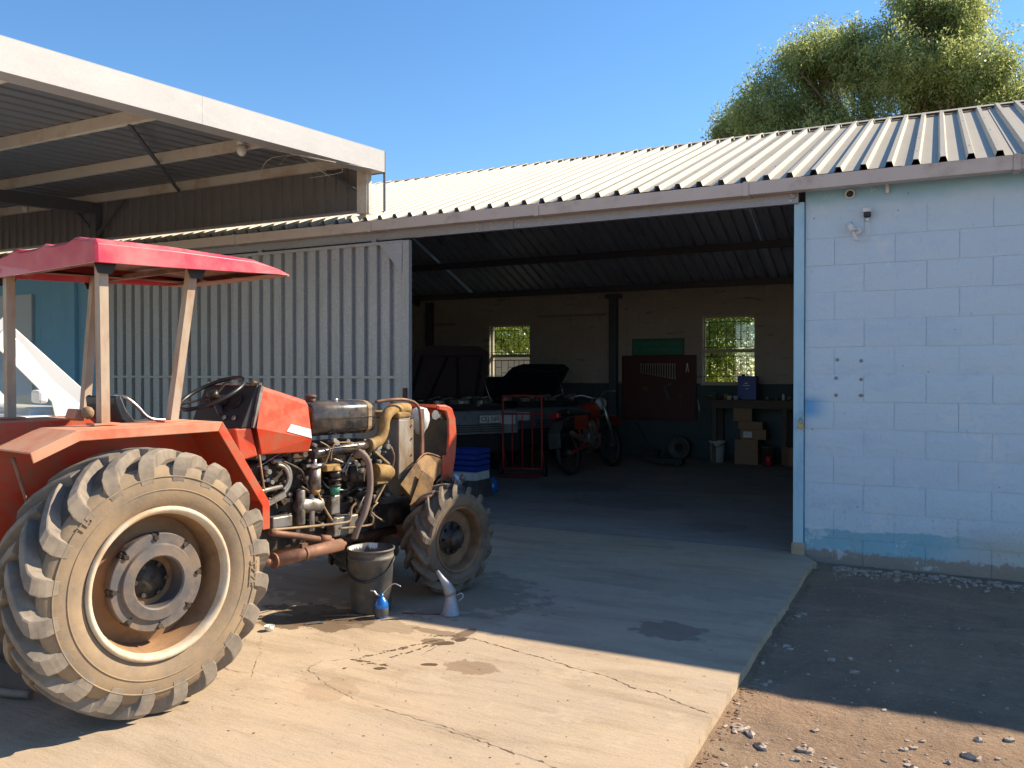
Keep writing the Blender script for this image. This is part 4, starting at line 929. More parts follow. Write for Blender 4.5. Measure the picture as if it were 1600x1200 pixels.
# black fuel tank
f0, f1 = 1.335, 1.87; secs = []
for f, k in ((f0, .93), (f0 + .012, 1), (f1 - .03, 1), (f1 - .008, .96), (f1, .88)):
    q = []
    for a in np.linspace(0, 2 * math.pi, 28, endpoint=False):
        ca, sa = math.cos(a), math.sin(a); e = .42
        q.append((f, .205 * k * math.copysign(abs(ca) ** e, ca), 1.222 + .108 * k * math.copysign(abs(sa) ** e, sa)))
    secs.append(q)
tk = obj('fuel_tank', MB().loft(secs, smooth=True), m_blackgl, T)
g = MB(); g.box(1.345, 1.862, -.2085, -.203, 1.222, 1.227); obj('tank_seam', g, m_black, tk)
q = [[(f, y * 1.012, 1.222 + (z - 1.222) * 1.02) for _, y, z in secs[1]] for f in (1.79, 1.822)]; obj('tank_strap', MB().loft(q, caps=False), m_tan, tk)
g = MB(); g.cyl((1.42, -.08, 1.325), (1.42, -.08, 1.355), .028); g.cyl((1.42, -.08, 1.355), (1.42, -.08, 1.372), .036, n=10); obj('filler_cap', g, m_rust, tk)
g = MB(); g.cyl((1.60, -.1, 1.325), (1.60, -.1, 1.345), .02); obj('tank_sender', g, m_steel, tk)
# radiator & shroud
rd = obj('radiator', MB().box(2.06, 2.17, -.215, .215, .80, 1.20), m_galvd, T, bevel=.006)
obj('radiator_tank', MB().box(2.05, 2.18, -.22, .22, 1.20, 1.245), m_ochre, rd, bevel=.015)
g = MB(); g.box(2.045, 2.185, -.232, -.218, .79, 1.19); obj('radiator_side', g, m_core, rd, bevel=.003)
g = MB()
for z in (.84, .95, 1.06, 1.15): g.cyl((2.165, -.231, z), (2.165, -.240, z), .007, n=6)
obj('radiator_bolts', g, m_rust, rd)
g = MB(); g.tube([(1.86, -.20, 1.318), (1.98, -.22, 1.33), (2.12, -.235, 1.325), (2.22, -.24, 1.28), (2.25, -.24, 1.15), (2.25, -.24, .80)], .011, 8, 5); g.bar((2.265, -.24, 1.26), (2.265, -.24, .78), .03, .006); obj('radiator_stay', g, m_rust, T)
g = MB(); g.lathe([(0, -.10), (.03, -.095), (.038, -.07), (.055, -.05), (.07, 0), (.068, .05), (.05, .085), (0, .1)], (2.324, -0.16, 1.174), 'Z', 20); obj('header_bottle', g, m_plw, T)
g = MB(); a = (2.324, -0.16, 1.174); g.cyl((a[0], a[1], a[2] - .095), (a[0] - .005, a[1], a[2] - .12), .022); obj('bottle_cap', g, m_ochre, T)
# nose cowl, seen from behind
def arc(yy, d): return [(2.50 + d, yy, .76), (2.535 + d, yy, .90), (2.56 + d, yy, 1.05), (2.55 + d, yy, 1.17), (2.52 + d, yy, 1.235)]
g = MB(); 
for s in (-1, 1):
    A = [(2.50, .74), (2.56, .74), (2.60, .90), (2.615, 1.05), (2.60, 1.18), (2.565, 1.255), (2.51, 1.275), (2.42, 1.28), (2.42, 1.25), (2.50, 1.235), (2.525, 1.17), (2.53, 1.05), (2.515, .92), (2.47, .92), (2.455, .74)]
    g.prism([(f, s * .235, z) for f, z in A], (0, s * .02, 0))
g.loft([[(f, yy, z) for f, z in ((2.42, 1.262), (2.51, 1.258), (2.56, 1.24), (2.59, 1.18), (2.602, 1.185), (2.572, 1.262), (2.515, 1.281), (2.42, 1.285))] for yy in (-.235, .235)], closed=True)
ns = obj('nose_cowl', g, m_red, T, bevel=.006)
for k in range(9):
    z = .80 + k * .042; g = MB(); g.box(2.555, 2.575, -.232, .232, z, z + .018); obj('grille_slat', g, m_black, ns)
g = MB(); g.box(2.54, 2.552, -.232, .232, .78, 1.17); obj('grille_backing', g, m_black, ns)
for s in (-.13, .13): obj('headlight', MB().cyl((2.52, s, 1.205), (2.585, s, 1.2), .035, .045, 16), m_steel, ns)
# brown battery tray and bent guards over the front axle
g = MB()
def plate(p, th=.004, mi=0): 
    p = [Vector(a) for a in p]; n = (p[1] - p[0]).cross(p[2] - p[0]).normalized() * th; g.prism(p, n, mi)
plate([(1.99, -0.3, 0.768), (2.138, -0.3, 0.905), (2.245, -0.33, 0.73), (2.106, -0.33, 0.637)])
plate([(2.138, -0.3, 0.905), (2.317, -0.24, 0.948), (2.579, -0.2, 0.852), (2.245, -0.33, 0.73)])
plate([(2.034, -0.34, 0.625), (2.158, -0.34, 0.849), (2.251, -0.36, 0.784), (2.238, -0.36, 0.711)])
plate([(1.99, -0.3, 0.768), (2.106, -0.33, 0.637), (2.242, -0.2, 0.586), (2.112, -0.18, 0.71)])
plate([(2.317, -0.24, 0.948), (2.512, -0.24, 0.878), (2.492, -0.24, 0.779), (2.33, -0.24, 0.795)])
obj('battery_tray', g, m_tray, T, bevel=.002)
g = MB(); g.tube([(2.127, -0.31, 0.906), (2.3, -0.25, 0.95), (2.535, -0.22, 0.871), (2.521, -0.22, 0.77)], .006, 6, 4); g.tube([(2.33, -0.3, 0.718), (2.348, -0.32, 0.763), (2.465, -0.3, 0.777), (2.479, -0.3, 0.739)], .006, 6, 4); g.tube([(2.093, -0.33, 0.626), (2.125, -0.4, 0.671), (2.198, -0.42, 0.682)], .014, 8, 3); obj('bent_stay', g, m_rust, T)
g = MB(); rnd = random.Random(8); c0 = Vector((2.52, -0.3, 0.735))
for k in range(14): g.obox(c0 + Vector((rnd.uniform(-.06, .06), rnd.uniform(-.08, .08), rnd.uniform(-.02, .03))), (rnd.uniform(.03, .09), rnd.uniform(.02, .05), rnd.uniform(.008, .02)), (rnd.uniform(-1, 1), rnd.uniform(-1, 1), rnd.uniform(-3, 3)))
obj('loose_fittings', g, m_alu, T)
# greasy fittings on the engine side
rnd = random.Random(21); g = MB(); g2 = MB()
for k in range(150):
    f = rnd.uniform(.82, 2.0); z = rnd.uniform(.56, 1.08); y = -.135 - rnd.uniform(0, .05); (g if k % 3 else g2).cyl((f, y + .02, z), (f + rnd.uniform(-.01, .01), y - rnd.uniform(.01, .04), z + rnd.uniform(-.01, .01)), rnd.uniform(.006, .02), n=rnd.choice([6, 8, 12]))
for k in range(26):
    f = rnd.uniform(.85, 1.9); z = rnd.uniform(.58, 1.0); g2.obox((f, -.16, z), (rnd.uniform(.02, .09), .05, rnd.uniform(.02, .07)), (0, rnd.uniform(-.6, .6), 0))
for k in range(16):
    f = rnd.uniform(.85, 1.8); z = rnd.uniform(.6, 1.02); g.tube([(f, -.15, z), (f + rnd.uniform(-.06, .1), -.2, z + rnd.uniform(-.05, .08)), (f + rnd.uniform(0, .2), -.19, z + rnd.uniform(-.1, .1)), (f + rnd.uniform(.05, .25), -.14, z + rnd.uniform(-.1, .1))], rnd.uniform(.003, .007), 6, 4)
obj('engine_fittings', g, m_alu, eng, kind='stuff'); obj('engine_castings', g2, m_black, eng, kind='stuff')
# scuttle / hood section and dash
def hood_sec(f, zt, zc, zb, wt, wc, wb, ch=.03):
    return [(f, -wb, zb), (f, -wc, zc), (f, -wt, zt - ch), (f, -wt + ch, zt), (f, wt - ch, zt), (f, wt, zt - ch), (f, wc, zc), (f, wb, zb)]
hs = [hood_sec(.86, 1.44, 1.20, 1.045, .255, .285, .25), hood_sec(1.275, 1.345, 1.115, 1.035, .235, .27, .24)]
hs[0] = [(.90 - .0 + (0.03 if i in (2, 3, 4, 5) else (-.03 if i in (1, 6) else .03)), y, z) for i, (_, y, z) in enumerate(hs[0])]
hd = obj('bonnet_section', MB().loft(hs, closed=True), m_red, T, bevel=.006)
def hood_side(s_, t_):   # point on the near upper hood face, s_ along, t_ down
    a = Vector(hs[0][2]).lerp(Vector(hs[1][2]), s_); b = Vector(hs[0][1]).lerp(Vector(hs[1][1]), s_); return a.lerp(b, t_) + Vector((0, -.002, 0))
g = MB(); g.prism([hood_side(.52, .93), hood_side(.60, .70), hood_side(.985, .72), hood_side(.985, .985)], (0, -.002, 0)); obj('badge_plate', g, m_plw, hd)
g = MB(); g.prism([(.86, -.255, 1.20), (.905, -.25, 1.04), (.80, -.24, 1.02), (.76, -.24, 1.20)], (0, .48, 0)); obj('scuttle', g, m_red, T, bevel=.008)
g = MB(); secs = []
dp = [(.80, 1.195), (.905, 1.44)]
g.prism([(.795, -.248, 1.2), (.90, -.248, 1.437), (.925, -.248, 1.437), (.875, -.248, 1.2)], (0, .496, 0)); ds = obj('dashboard', g, m_dark, T, bevel=.006)
g = MB(); g.bar((.865, -.262, 1.20), (.925, -.258, 1.437), .02, .02); g.bar((.925, -.25, 1.447), (.925, .25, 1.447), .02, .012); obj('dash_trim', g, m_alu, ds)
n_ = Vector((-.237, 0, .105)).normalized()
for yy, k, r in ((-.12, .62, .045), (.0, .62, .035), (.12, .62, .045), (-.16, .22, .014), (-.07, .22, .014)):
    c = Vector((.795, yy, 1.2)).lerp(Vector((.90, yy, 1.437)), k); obj('gauge', MB().cyl(c, c + Vector((-.91, 0, .40)) * .012, r, n=18), m_black if r > .02 else m_steel, ds)
g = MB(); g.tube([(0.917, -0.2, 1.38), (0.913, -0.2, 1.427), (0.926, -0.2, 1.456)], [.012, .016], 8, 2); obj('lever_knob', g, m_ochre, T)
# steering wheel
c = Vector((.78, 0, 1.393)); e1 = Vector((.886, 0, .463)); e2 = Vector((0, 1, 0)); nn = Vector((-.463, 0, .886))
g = MB(); ring_ = [c + (e1 * math.cos(a) + e2 * math.sin(a)) * .19 for a in np.linspace(0, 2 * math.pi, 41)]; g.tube(ring_, .012, 10, caps=False); sw = obj('steering_wheel', g, m_seat, T)
g = MB()
for a in (R(20), R(140), R(260)): g.bar(c - nn * .02, c + (e1 * math.cos(a) + e2 * math.sin(a)) * .185, .022, .006, up=nn)
g.cyl(c - nn * .035, c + nn * .01, .032); obj('spoke', g, m_black, sw)
obj('steering_column', MB().cyl(c - nn * .03, c - nn * .36, .022), m_black, T)
# seat
g = MB(); secs = []
for f, z, t in ((.54, 1.235, .05), (.34, 1.225, .06), (.24, 1.23, .06), (.19, 1.29, .05), (.17, 1.36, .04), (.165, 1.375, .02)):
    wv = .17 if z < 1.3 else .15; secs.append([(f, -wv, z + .03), (f, -wv * .85, z), (f, wv * .85, z), (f, wv, z + .03), (f - .0 - (.03 if z > 1.27 else 0), wv, z + .03 - t), (f - (.03 if z > 1.27 else 0), -wv, z + .03 - t)])
seat = obj('seat', MB().loft(secs, smooth=False), m_seat, T, bevel=.01)
g = MB(); g.tube([(.16, -.10, 1.395), (.19, -.15, 1.385), (.24, -.17, 1.34), (.31, -.18, 1.272), (.46, -.17, 1.262)], .009, 8, 4); obj('seat_edge', g, m_steel, seat)
obj('seat_post', MB().cyl((.25, 0, 1.0), (.25, 0, 1.22), .04), m_black, T)
# canopy posts
for s in (-1, 1):
    PR = .405 if s < 0 else .475
    for (p0, p1) in (((-.05 - (.03 if s > 0 else 0), s * (PR + (.03 if s > 0 else 0)), 1.27), (-.06 - (.03 if s > 0 else 0), s * (PR + .01), 2.03)), ((.29, s * PR, 1.27), (.40 - (.04 if s > 0 else 0), s * (PR + .01), 2.05))):
        g = MB(); a, b = Vector(p0), Vector(p1)
        g.bar(a + Vector((0, -.022, 0)), b + Vector((0, -.018, 0)), .040, .006, up=(0, 1, 0)); g.bar(a + Vector((-.019, 0, 0)), b + Vector((-.019, 0, 0)), .005, .042, up=(0, 1, 0)); g.bar(a + Vector((.019, 0, 0)), b + Vector((.019, 0, 0)), .005, .042, up=(0, 1, 0))
        po = obj('canopy_post', g, m_post, T)
        g = MB(); q = b + Vector((0, -.03 if s < 0 else .03, 0)); g.prism([q + Vector((-.07, 0, .02)), q + Vector((.07, 0, .02)), q + Vector((.032, 0, -.07)), q + Vector((-.032, 0, -.07))], (0, .006 * s, 0)); obj('gusset', g, m_dark, po)
        g = MB(); 
        for k in (.25, .35): z = a.lerp(b, k); g.cyl(z + Vector((0, -.0225, 0)), z + Vector((0, -.0205, 0)), .005, n=6)
        obj('post_hole', g, m_dark, po)
        g = MB(); g.box(a.x - .06, a.x + .06, a.y - .04, a.y + .04, 1.268, 1.276); obj('foot_plate', g, m_reddust, po)
# canopy shell
secs = []
for f, zb, zt, hw in ((-.135, 2.0, 2.098, .50), (-.12, 2.0, 2.112, .507), (.25, 2.012, 2.118, .507), (.70, 2.032, 2.108, .505), (.86, 2.040, 2.078, .50), (.945, 2.043, 2.052, .48)):
    q = []
    for sgn in (-1, 1):
        pts = [(f, sgn * (hw + .004), zb), (f, sgn * hw, zb + (zt - zb) * .75), (f, sgn * (hw - .018), zt - .004), (f, sgn * (hw - .05), zt + .002)]
        q += pts if sgn < 0 else pts[::-1]
    y = [-.40, -.34, -.30, -.24, -.06, 0, .06, .24, .30, .34, .40]; zz = [0, .012, .014, .002, 0, .012, 0, .002, .014, .012, 0]; up_ = 1 if f < .8 else .3
    q = q[:4] + [(f, a_, zt + .004 + b_ * up_ * (1.2 if f < .3 else 1)) for a_, b_ in zip(y, zz)] + q[4:]
    secs.append(q)
g = MB(); g.loft(secs, closed=False, caps=False, smooth=False); n = len(secs[0])
g.add(secs[0], [tuple(range(n))])
cn = obj('sun_canopy', g, m_canopy, T); md = cn.modifiers.new('s', 'SOLIDIFY'); md.thickness = .008; md.offset = -1 
cn.modifiers.new('b', 'BEVEL').width = .006
g = MB(); g.prism([(-.125, -.49, 2.012), (.90, -.475, 2.050), (.90, .475, 2.050), (-.125, .49, 2.012)], (0, 0, .006)); 
ln = MB(); 
for (a, b) in ((-.49, -.30), (.30, .49)): ln.prism([(-.12, a, 2.014), (.90, a, 2.045), (.90, b, 2.055), (-.12, b, 2.06)], (0, 0, .008))
obj('canopy_lining', ln, m_canin, cn)
ln = MB(); ln.prism([(-.12, -.30, 2.085), (.86, -.30, 2.065), (.86, .30, 2.065), (-.12, .30, 2.085)], (0, 0, .006)); ln.box(-.05, -.02, -.45, .45, 2.02, 2.05); ln.box(.42, .45, -.45, .45, 2.03, 2.055); obj('canopy_frame', ln, m_rust, cn)
obj('canopy_rim', MB().prism([(.80, -.48, 2.030), (.955, -.47, 2.040), (.955, .47, 2.040), (.80, .48, 2.030)], (0, 0, .005)), m_canin, cn)

# ================================================================ WHITE DOUBLE-CAB BEHIND TRACTOR
VX = thing('white_pickup', 'white double cab pickup parked beyond the tractor at the left edge', 'pickup', (TO[0] - 2.8 * math.cos(R(10)) - .45 * math.sin(R(10)), TO[1] + 2.8 * math.sin(R(10)) - .45 * math.cos(R(10)), 0), a10, local=True)
VX.scale = (1, 1, 1.035)
def car_wheel(par, x, y, r, wd, s):
    g = MB(); g.lathe([(r * .62, -wd / 2), (r * .9, -wd / 2), (r, -wd * .35), (r, wd * .35), (r * .9, wd / 2), (r * .62, wd / 2)], (x, y, r), 'Y', 32); w_ = obj('wheel', g, m_dark, par)
    g = MB(); g.lathe([(r * .64, s * wd * .48), (r * .6, s * wd * .2), (r * .35, s * wd * .25), (.05, s * wd * .38), (0, s * wd * .38)], (x, y, r), 'Y', 24); obj('rim', g, m_silver, w_)
def arches(x0, x1, z0, wr, wx, n=8):
    out = []
    for xc in wx: out += [(xc - wr * math.cos(math.pi * i / n), z0 + wr * math.sin(math.pi * i / n)) for i in range(n + 1)]
    return out
wx = (-1.45, 1.35); low = arches(-2.4, 2.25, .42, .38, wx)
prf = [(-2.45, .45)] + low + [(2.25, .45), (2.32, .70), (2.25, .98), (1.9, 1.08), (1.55, 1.17), (-2.45, 1.14)]
g = MB(); g.prism([(x, -.82, z) for x, z in prf], (0, 1.64, 0)); bd = obj('body', g, m_carwhite, VX, bevel=.03)
# cab: pillars, roof, glass
ft = 1.18
g = MB(); 
secs = [[(x, -yy, z), (x, yy, z), (x, yy, z + .04), (x, -yy, z + .04)] for x, z, yy in ((-1.0, 1.74, .62), (-.8, 1.79, .66), (.3, 1.82, .66), (.98, 1.78, .64))]
obj('roof', MB().loft(secs), m_carwhite, VX, bevel=.015)
for s in (-1, 1):
    g = MB(); g.bar((.95, s * .64, 1.80), (1.58, s * .80, 1.17), .07, .10); g.prism([(1.66, s * .815, 1.15), (1.26, s * .815, 1.15), (1.24, s * .80, 1.26), (.90, s * .69, 1.66), (.98, s * .68, 1.76), (1.56, s * .79, 1.22)], (0, s * .01, 0)); obj('front_pillar', g, m_carwhite, VX, bevel=.01)
    g = MB(); g.bar((.22, s * .66, 1.80), (.22, s * .81, 1.15), .10, .05); g.bar((-1.0, s * .64, 1.76), (-1.05, s * .8, 1.13), .12, .05); obj('side_pillar', g, m_carwhite, VX)
    for (a, b, c, d) in (((.30, 1.17), (1.32, 1.17), (.95, 1.75), (.30, 1.77)), ((-.95, 1.17), (.15, 1.17), (.15, 1.77), (-.93, 1.74))):
        g = MB(); g.add([(p[0], s * (.80 if p[1] < 1.3 else .66), p[1]) for p in (a, b, c, d)], [(0, 1, 2, 3)]); obj('side_glass', g, m_glass, VX)
    g = MB(); g.obox((1.12, s * .90, 1.30), (.07, .13, .09)); obj('mirror', g, m_carwhite, VX, bevel=.02)
g = MB(); g.add([(1.55, -.74, 1.18), (1.55, .74, 1.18), (.99, .62, 1.78), (.99, -.62, 1.78)], [(0, 1, 2, 3)]); obj('windscreen', g, m_glass, VX)
for s in (-.36, .36):
    g = MB(); g.obox((.55, s, 1.0), (.5, .46, .14)); g.obox((.32, s, 1.28), (.14, .44, .55), (0, R(-12), 0)); g.obox((.25, s, 1.60), (.09, .22, .15), (0, R(-12), 0)); obj('front_seat', g, m_cloth, VX, bevel=.04)
g = MB(); g.obox((1.3, 0, 1.14), (.3, 1.4, .16)); obj('dashboard', g, m_cloth, VX, bevel=.03)
for x in wx:
    for s in (-1, 1): car_wheel(VX, x, s * .72, .36, .22, s)

# ================================================================ SMALL THINGS IN THE YARD
bc = thing('bucket', 'tall dark grey paint-splashed bucket beside the tractor engine', 'bucket', (-3.20, 4.30, 0), local=True)
g = MB(); g.lathe([(0, .004), (.122, .004), (.126, .012), (.143, .33), (.147, .335), (.147, .35), (.143, .352), (.145, .385), (.152, .388), (.152, .40), (.143, .40), (.139, .36), (.12, .03), (0, .03)], n=40); obj('pail', g, m_grey, bc)
g = MB(); g.lathe([(.132, .275), (.141, .34), (.1415, .40)], n=40)
sp_ = MB()
for a0, a1, zb in ((2.6, 3.5, .33), (3.7, 4.0, .30), (4.3, 4.45, .35), (1.9, 2.3, .36)):
    vs = []
    for k in range(7):
        a = a0 + (a1 - a0) * k / 6; vs += [(.1385 * math.cos(a), .1385 * math.sin(a), zb + .012 * math.sin(k * 2)), (.1415 * math.cos(a), .1415 * math.sin(a), .398)]
    sp_.add(vs, [(2 * k, 2 * k + 2, 2 * k + 3, 2 * k + 1) for k in range(6)])
obj('paint_splash', sp_, m_white, bc)
hp = [(.148 * math.cos(a), .148 * math.sin(a) , .36) for a in (0,)]
g = MB(); A = np.linspace(0, math.pi, 16); cam_dir = R(-54)
pts = [Vector((.155 * math.cos(a), -.155 * math.sin(a) * .96, .345 - .135 * math.sin(a))) for a in A]; mt = Matrix.Rotation(R(20), 3, 'Z'); g.tube([mt @ p for p in pts], .006, 8); obj('bail_handle', g, m_dark, bc)
oc = thing('oil_can', 'small gloss blue oil can with curved steel spout on the slab', 'oil can', (-3.045, 4.20, 0), local=True)
obj('can_body', MB().lathe([(0, 0), (.04, 0), (.042, .004), (.042, .06), (.043, .075), (.041, .085), (.032, .105), (.018, .122), (.012, .13), (.012, .145), (0, .147)], n=28), m_blue, oc)
obj('can_band', MB().lathe([(.0425, .012), (.0432, .014), (.0432, .058), (.0425, .06)], n=28), m_grey, oc)
g = MB(); rx = Vector((math.cos(R(27)), math.sin(R(27)), 0)); z = Vector((0, 0, 1)); g.tube([z * .14 + rx * .002, z * .17 + rx * .03, z * .20 + rx * .06, z * .207 + rx * .085, z * .19 + rx * .12], [.006, .003], 8, 5); obj('spout', g, m_steel, oc)
g = MB(); g.tube([z * .135, z * .14 - rx * .03, z * .16 - rx * .045, z * .165 - rx * .07], .006, 6, 3); obj('pump_lever', g, m_steel, oc)
jg = thing('oil_measure', 'galvanised oil measuring jug with long slanted spout near the front tyre', 'oil jug', (-2.69, 4.44, 0), local=True)
obj('jug_body', MB().lathe([(0, 0), (.056, 0), (.058, .008), (.053, .012), (.032, .115), (.031, .13), (.034, .135)], n=28), m_header, jg)
u_ = -rx
g = MB(); g.tube([z * .125, z * .15 + u_ * .01, z * .185 + u_ * .025, z * .225 + u_ * .055, z * .275 + u_ * .085], [.036, .038, .030, .018, .009], 16); obj('jug_spout', g, m_header, jg)
g = MB(); g.tube([z * .12 - u_ * .034, z * .135 - u_ * .065, z * .11 - u_ * .075, z * .085 - u_ * .045], .005, 6, 4); obj('jug_handle', g, m_header, jg)
sn = MB(); sn.obox((0, 0, .006), (.085, .012, .006)); sn.obox((.045, 0, .007), (.018, .022, .009)); sn.obox((-.047, 0, .007), (.014, .018, .009))
solo('spanner', sn, m_steel, (-3.32, 3.9, 0), 'small bright spanner lying in the oil stain', 'spanner', .002, rz=R(45))
solo('rod', MB().cyl((-.12, 0, .006), (.12, 0, .006), .005, n=8), m_rust, (-2.86, 4.36, 0), 'thin steel rod on the slab right of the blue oil can', 'rod', rz=R(22))
solo('rod', MB().cyl((-.13, 0, .006), (.13, 0, .006), .006, n=8), m_rust, (-3.27, 4.10, 0), 'thin steel rod lying in front of the grey bucket', 'rod', rz=R(35))
solo('glass_cup', MB().lathe([(0, .002), (.022, .002), (.03, .03), (.028, .03), (.02, .005), (0, .005)], n=20), m_lens, (-3.47, 3.68, 0), 'small clear glass bowl on the slab near the big tyre', 'glass bowl')
g = MB(); rp_ = [(-4.35, 2.05, .15), (-4.25, 2.0, .42), (-4.3, 2.05, .60)]; 
solo('rope', MB().tube([(0, 0, .0), (.0, .05, .25), (-.05, .0, .5), (-.1, .05, .75)], .018, 8, 5), m_teal, (-4.12, 2.42, .15), 'green rope hanging behind the big rear tyre at the left edge', 'rope')
g = MB(); g.tube([(-.3, 0, .03), (-.1, .06, .05), (.12, 0, .03), (.3, .04, .03)], .02, 8, 4); solo('hose', g, m_hose, (-4.0, 2.35, 0), 'short brown hose on the ground behind the rear tyre', 'hose')

# ================================================================ INSIDE THE WORKSHOP
m_bonred = M('dull_maroon_bonnet', (.075, .05, .055), .6, 0, .2, 4)
m_bonblk = M('navy_bonnet_paint', (.02, .028, .045), .4, 0, .2, 4)
m_dull = M('shade_greyed_white_car_paint', (.30, .31, .33), .5, 0, .12, 3, (.16, .15, .14), .4, 4)  # white body paint greyed, the dim interior put into the colour
def car(name, label, loc, rz, paint, bonnet_ang, stripe=False, L=3.7, Wd=1.6, plate=None, plate_y=0.0, plate_z=.88):
    c = thing(name, label, 'car', loc, rz, local=True)   # x forward, nose at x=0
    h = Wd / 2; low = arches(0, 0, .36, .33, (-L + .75, -.72))
    pf = [(-L, .38)] + low + [(-.12, .36), (-.05, .50), (-.03, .78), (-.08, .96), (-1.05, 1.04), (-L + .1, 1.06), (-L, .9)]
    g = MB(); g.prism([(x, -h, z) for x, z in pf], (0, Wd, 0)); obj('body', g, paint, c, bevel=.035)
    g = MB(); s = [[(x, -h * k, z) , (x, h * k, z)] for x, z, k in ((-1.05, 1.05, .92), (-1.65, 1.44, .78), (-2.6, 1.48, .78), (-L + .15, 1.06, .9))]
    cab = MB(); q = [(-1.0, 1.04), (-1.62, 1.43), (-2.7, 1.46), (-L + .1, 1.05)]
    cab.add([(x, -h * (.93 if z < 1.2 else .78), z) for x, z in q] + [(x, h * (.93 if z < 1.2 else .78), z) for x, z in q], [(0, 1, 2, 3), (7, 6, 5, 4), (0, 4, 5, 1), (2, 6, 7, 3)]); obj('glasshouse', cab, m_carglass, c)
    obj('roof', MB().add([(-1.6, -h * .79, 1.435), (-1.6, h * .79, 1.435), (-2.72, h * .79, 1.465), (-2.72, -h * .79, 1.465), (-1.6, -h * .79, 1.46), (-1.6, h * .79, 1.46), (-2.72, h * .79, 1.49), (-2.72, -h * .79, 1.49)], [(3, 2, 1, 0), (4, 5, 6, 7), (0, 1, 5, 4), (1, 2, 6, 5), (2, 3, 7, 6), (3, 0, 4, 7)]), paint, c, bevel=.01)
    # engine bay: dark well and lumps
    g = MB(); g.box(-.98, -.14, -h * .80, h * .80, .975, 1.052); obj('engine_bay', g, m_dark, c)
    g = MB(); rd_ = random.Random(len(label))
    for k in range(26): g.obox((rd_.uniform(-.9, -.2), rd_.uniform(-h * .7, h * .7), 1.07), (rd_.uniform(.06, .25), rd_.uniform(.05, .2), rd_.uniform(.04, .10)), (0, 0, rd_.uniform(-.4, .4)))
    for k in range(6): a_ = Vector((rd_.uniform(-.9, -.2), rd_.uniform(-.5, .5), 1.10)); g.tube([a_, a_ + Vector((.1, .15, .05)), a_ + Vector((0, .3, -.02))], .02, 8, 4)
    obj('engine_parts', g, m_alu, c)
    m_bon = m_bonred if stripe else m_bonblk
    # bonnet raised on its rear hinge
    hx, hz = -1.02, 1.07; ca, sa = math.cos(bonnet_ang), math.sin(bonnet_ang)
    def B(d, y, t): return (hx + d * ca - t * sa, y, hz + d * sa + t * ca)
    o_ = [(0, -h * .86), (.0, h * .86), (.45, h * .86), (.86, h * .76), (.96, h * .55), (.96, -h * .55), (.86, -h * .76), (.45, -h * .86)]
    g = MB(); g.loft([[B(d, y, 0) for d, y in o_], [B(d, y, .022) for d, y in o_]]); bn = obj('bonnet', g, m_bon, c, bevel=.008)
    g = MB()
    for (d0, y0, d1, y1) in ((.08, -h * .7, .8, -h * .62), (.08, h * .7, .8, h * .62), (.8, -h * .62, .8, h * .62), (.1, -h * .3, .78, -h * .1), (.1, h * .3, .78, h * .1), (.08, -h * .7, .08, h * .7)):
        g.bar(B(d0, y0, -.012), B(d1, y1, -.012), .05, .022)
    obj('bonnet_rib', g, m_dark if paint is not m_carwhite else m_grey, bn)
    obj('bonnet_prop', MB().tube([(-.3, h * .6, 1.05), B(.7, h * .55, -.02)], .006, 6), m_steel, c)
    g = MB(); g.box(-.06, .05, -h * .98, h * .98, .34, .62); bp = obj('bumper', g, m_dark, c, bevel=.03)
    for k in range(4): obj('grille_slat', MB().box(-.04, -.012, -h * .42, h * .62, .65 + k * .032, .665 + k * .032), m_grey, c)
    for s in (-1, 1): obj('headlight', MB().obox((-.035, s * h * .76, .82), (.03, .26, .14)), m_lens, c, bevel=.01)
    if stripe:
        g = MB(); g.prism([(-.028, -h * .95, .955), (-.028, -h * .45, .985), (-.028, -h * .38, .80), (-.028, -h * .80, .76)], (.006, 0, 0)); obj('green_stripe', g, m_green, c)
    if plate is not None:
        g = MB(); g.box(.052, .058, plate_y - .17, plate_y + .17, plate_z - .055, plate_z + .055); pp = obj('number_plate', g, m_plw, c, bevel=.002)
        me = text_mesh(plate, .095, .001); me.materials.append(m_text); t = bpy.data.objects.new('plate_lettering', me); COL.objects.link(t); t.parent = pp
        t.matrix_local = Matrix.Translation((.0595, plate_y, plate_z)) @ Matrix.Rotation(R(90), 4, 'Z') @ Matrix.Rotation(R(90), 4, 'X')
    for x in (-.72, -L + .75):
        for s in (-1, 1): car_wheel(c, x, s * (h - .12), .29, .19, s)
    return c
car('hatchback', 'white car with a green stripe and its bonnet propped open', (-6.05, 10.6, 0), R(-33), m_dull, R(64), True, 3.4, 1.62, 'CEJ 560', .26, .84)
car('hatchback', 'silver car with dark bonnet raised, behind the red trolley', (-5.65, 12.6, 0), R(-30), m_silver, R(38), False, 3.0, 1.55, None)
# trolley
tr = thing('hand_trolley', 'tall red tubular hand trolley standing before the cars', 'trolley', (-5.40, 10.93, 0), R(14), local=True)
fr_ = MB(); ww = .29
fr_.tube([(-ww, 0, .10), (-ww, 0, 1.08), (-ww + .05, 0, 1.18), (ww - .05, 0, 1.18), (ww, 0, 1.08), (ww, 0, .10)], .015, 8, 4); obj('frame', fr_, m_redd, tr)
for x in (-.15, 0, .15): obj('upright_bar', MB().tube([(x, 0, .12), (x, 0, .92)], .009, 6), m_redd, tr)
for zz_ in (.12, .92): obj('cross_bar', MB().cyl((-ww, 0, zz_), (ww, 0, zz_), .011, n=8), m_redd, tr)
obj('toe_plate', MB().box(-ww, ww, -.22, 0, .03, .04), m_redd, tr)
for s in (-1, 1):
    obj('wheel', MB().cyl((s * (ww + .02), .06, .10), (s * (ww + .06), .06, .10), .10, n=20), m_dark, tr)
    obj('rear_stay', MB().tube([(s * ww, 0, .5), (s * ww, .16, .2), (s * ww, .06, .10)], .01, 6, 3), m_redd, tr)
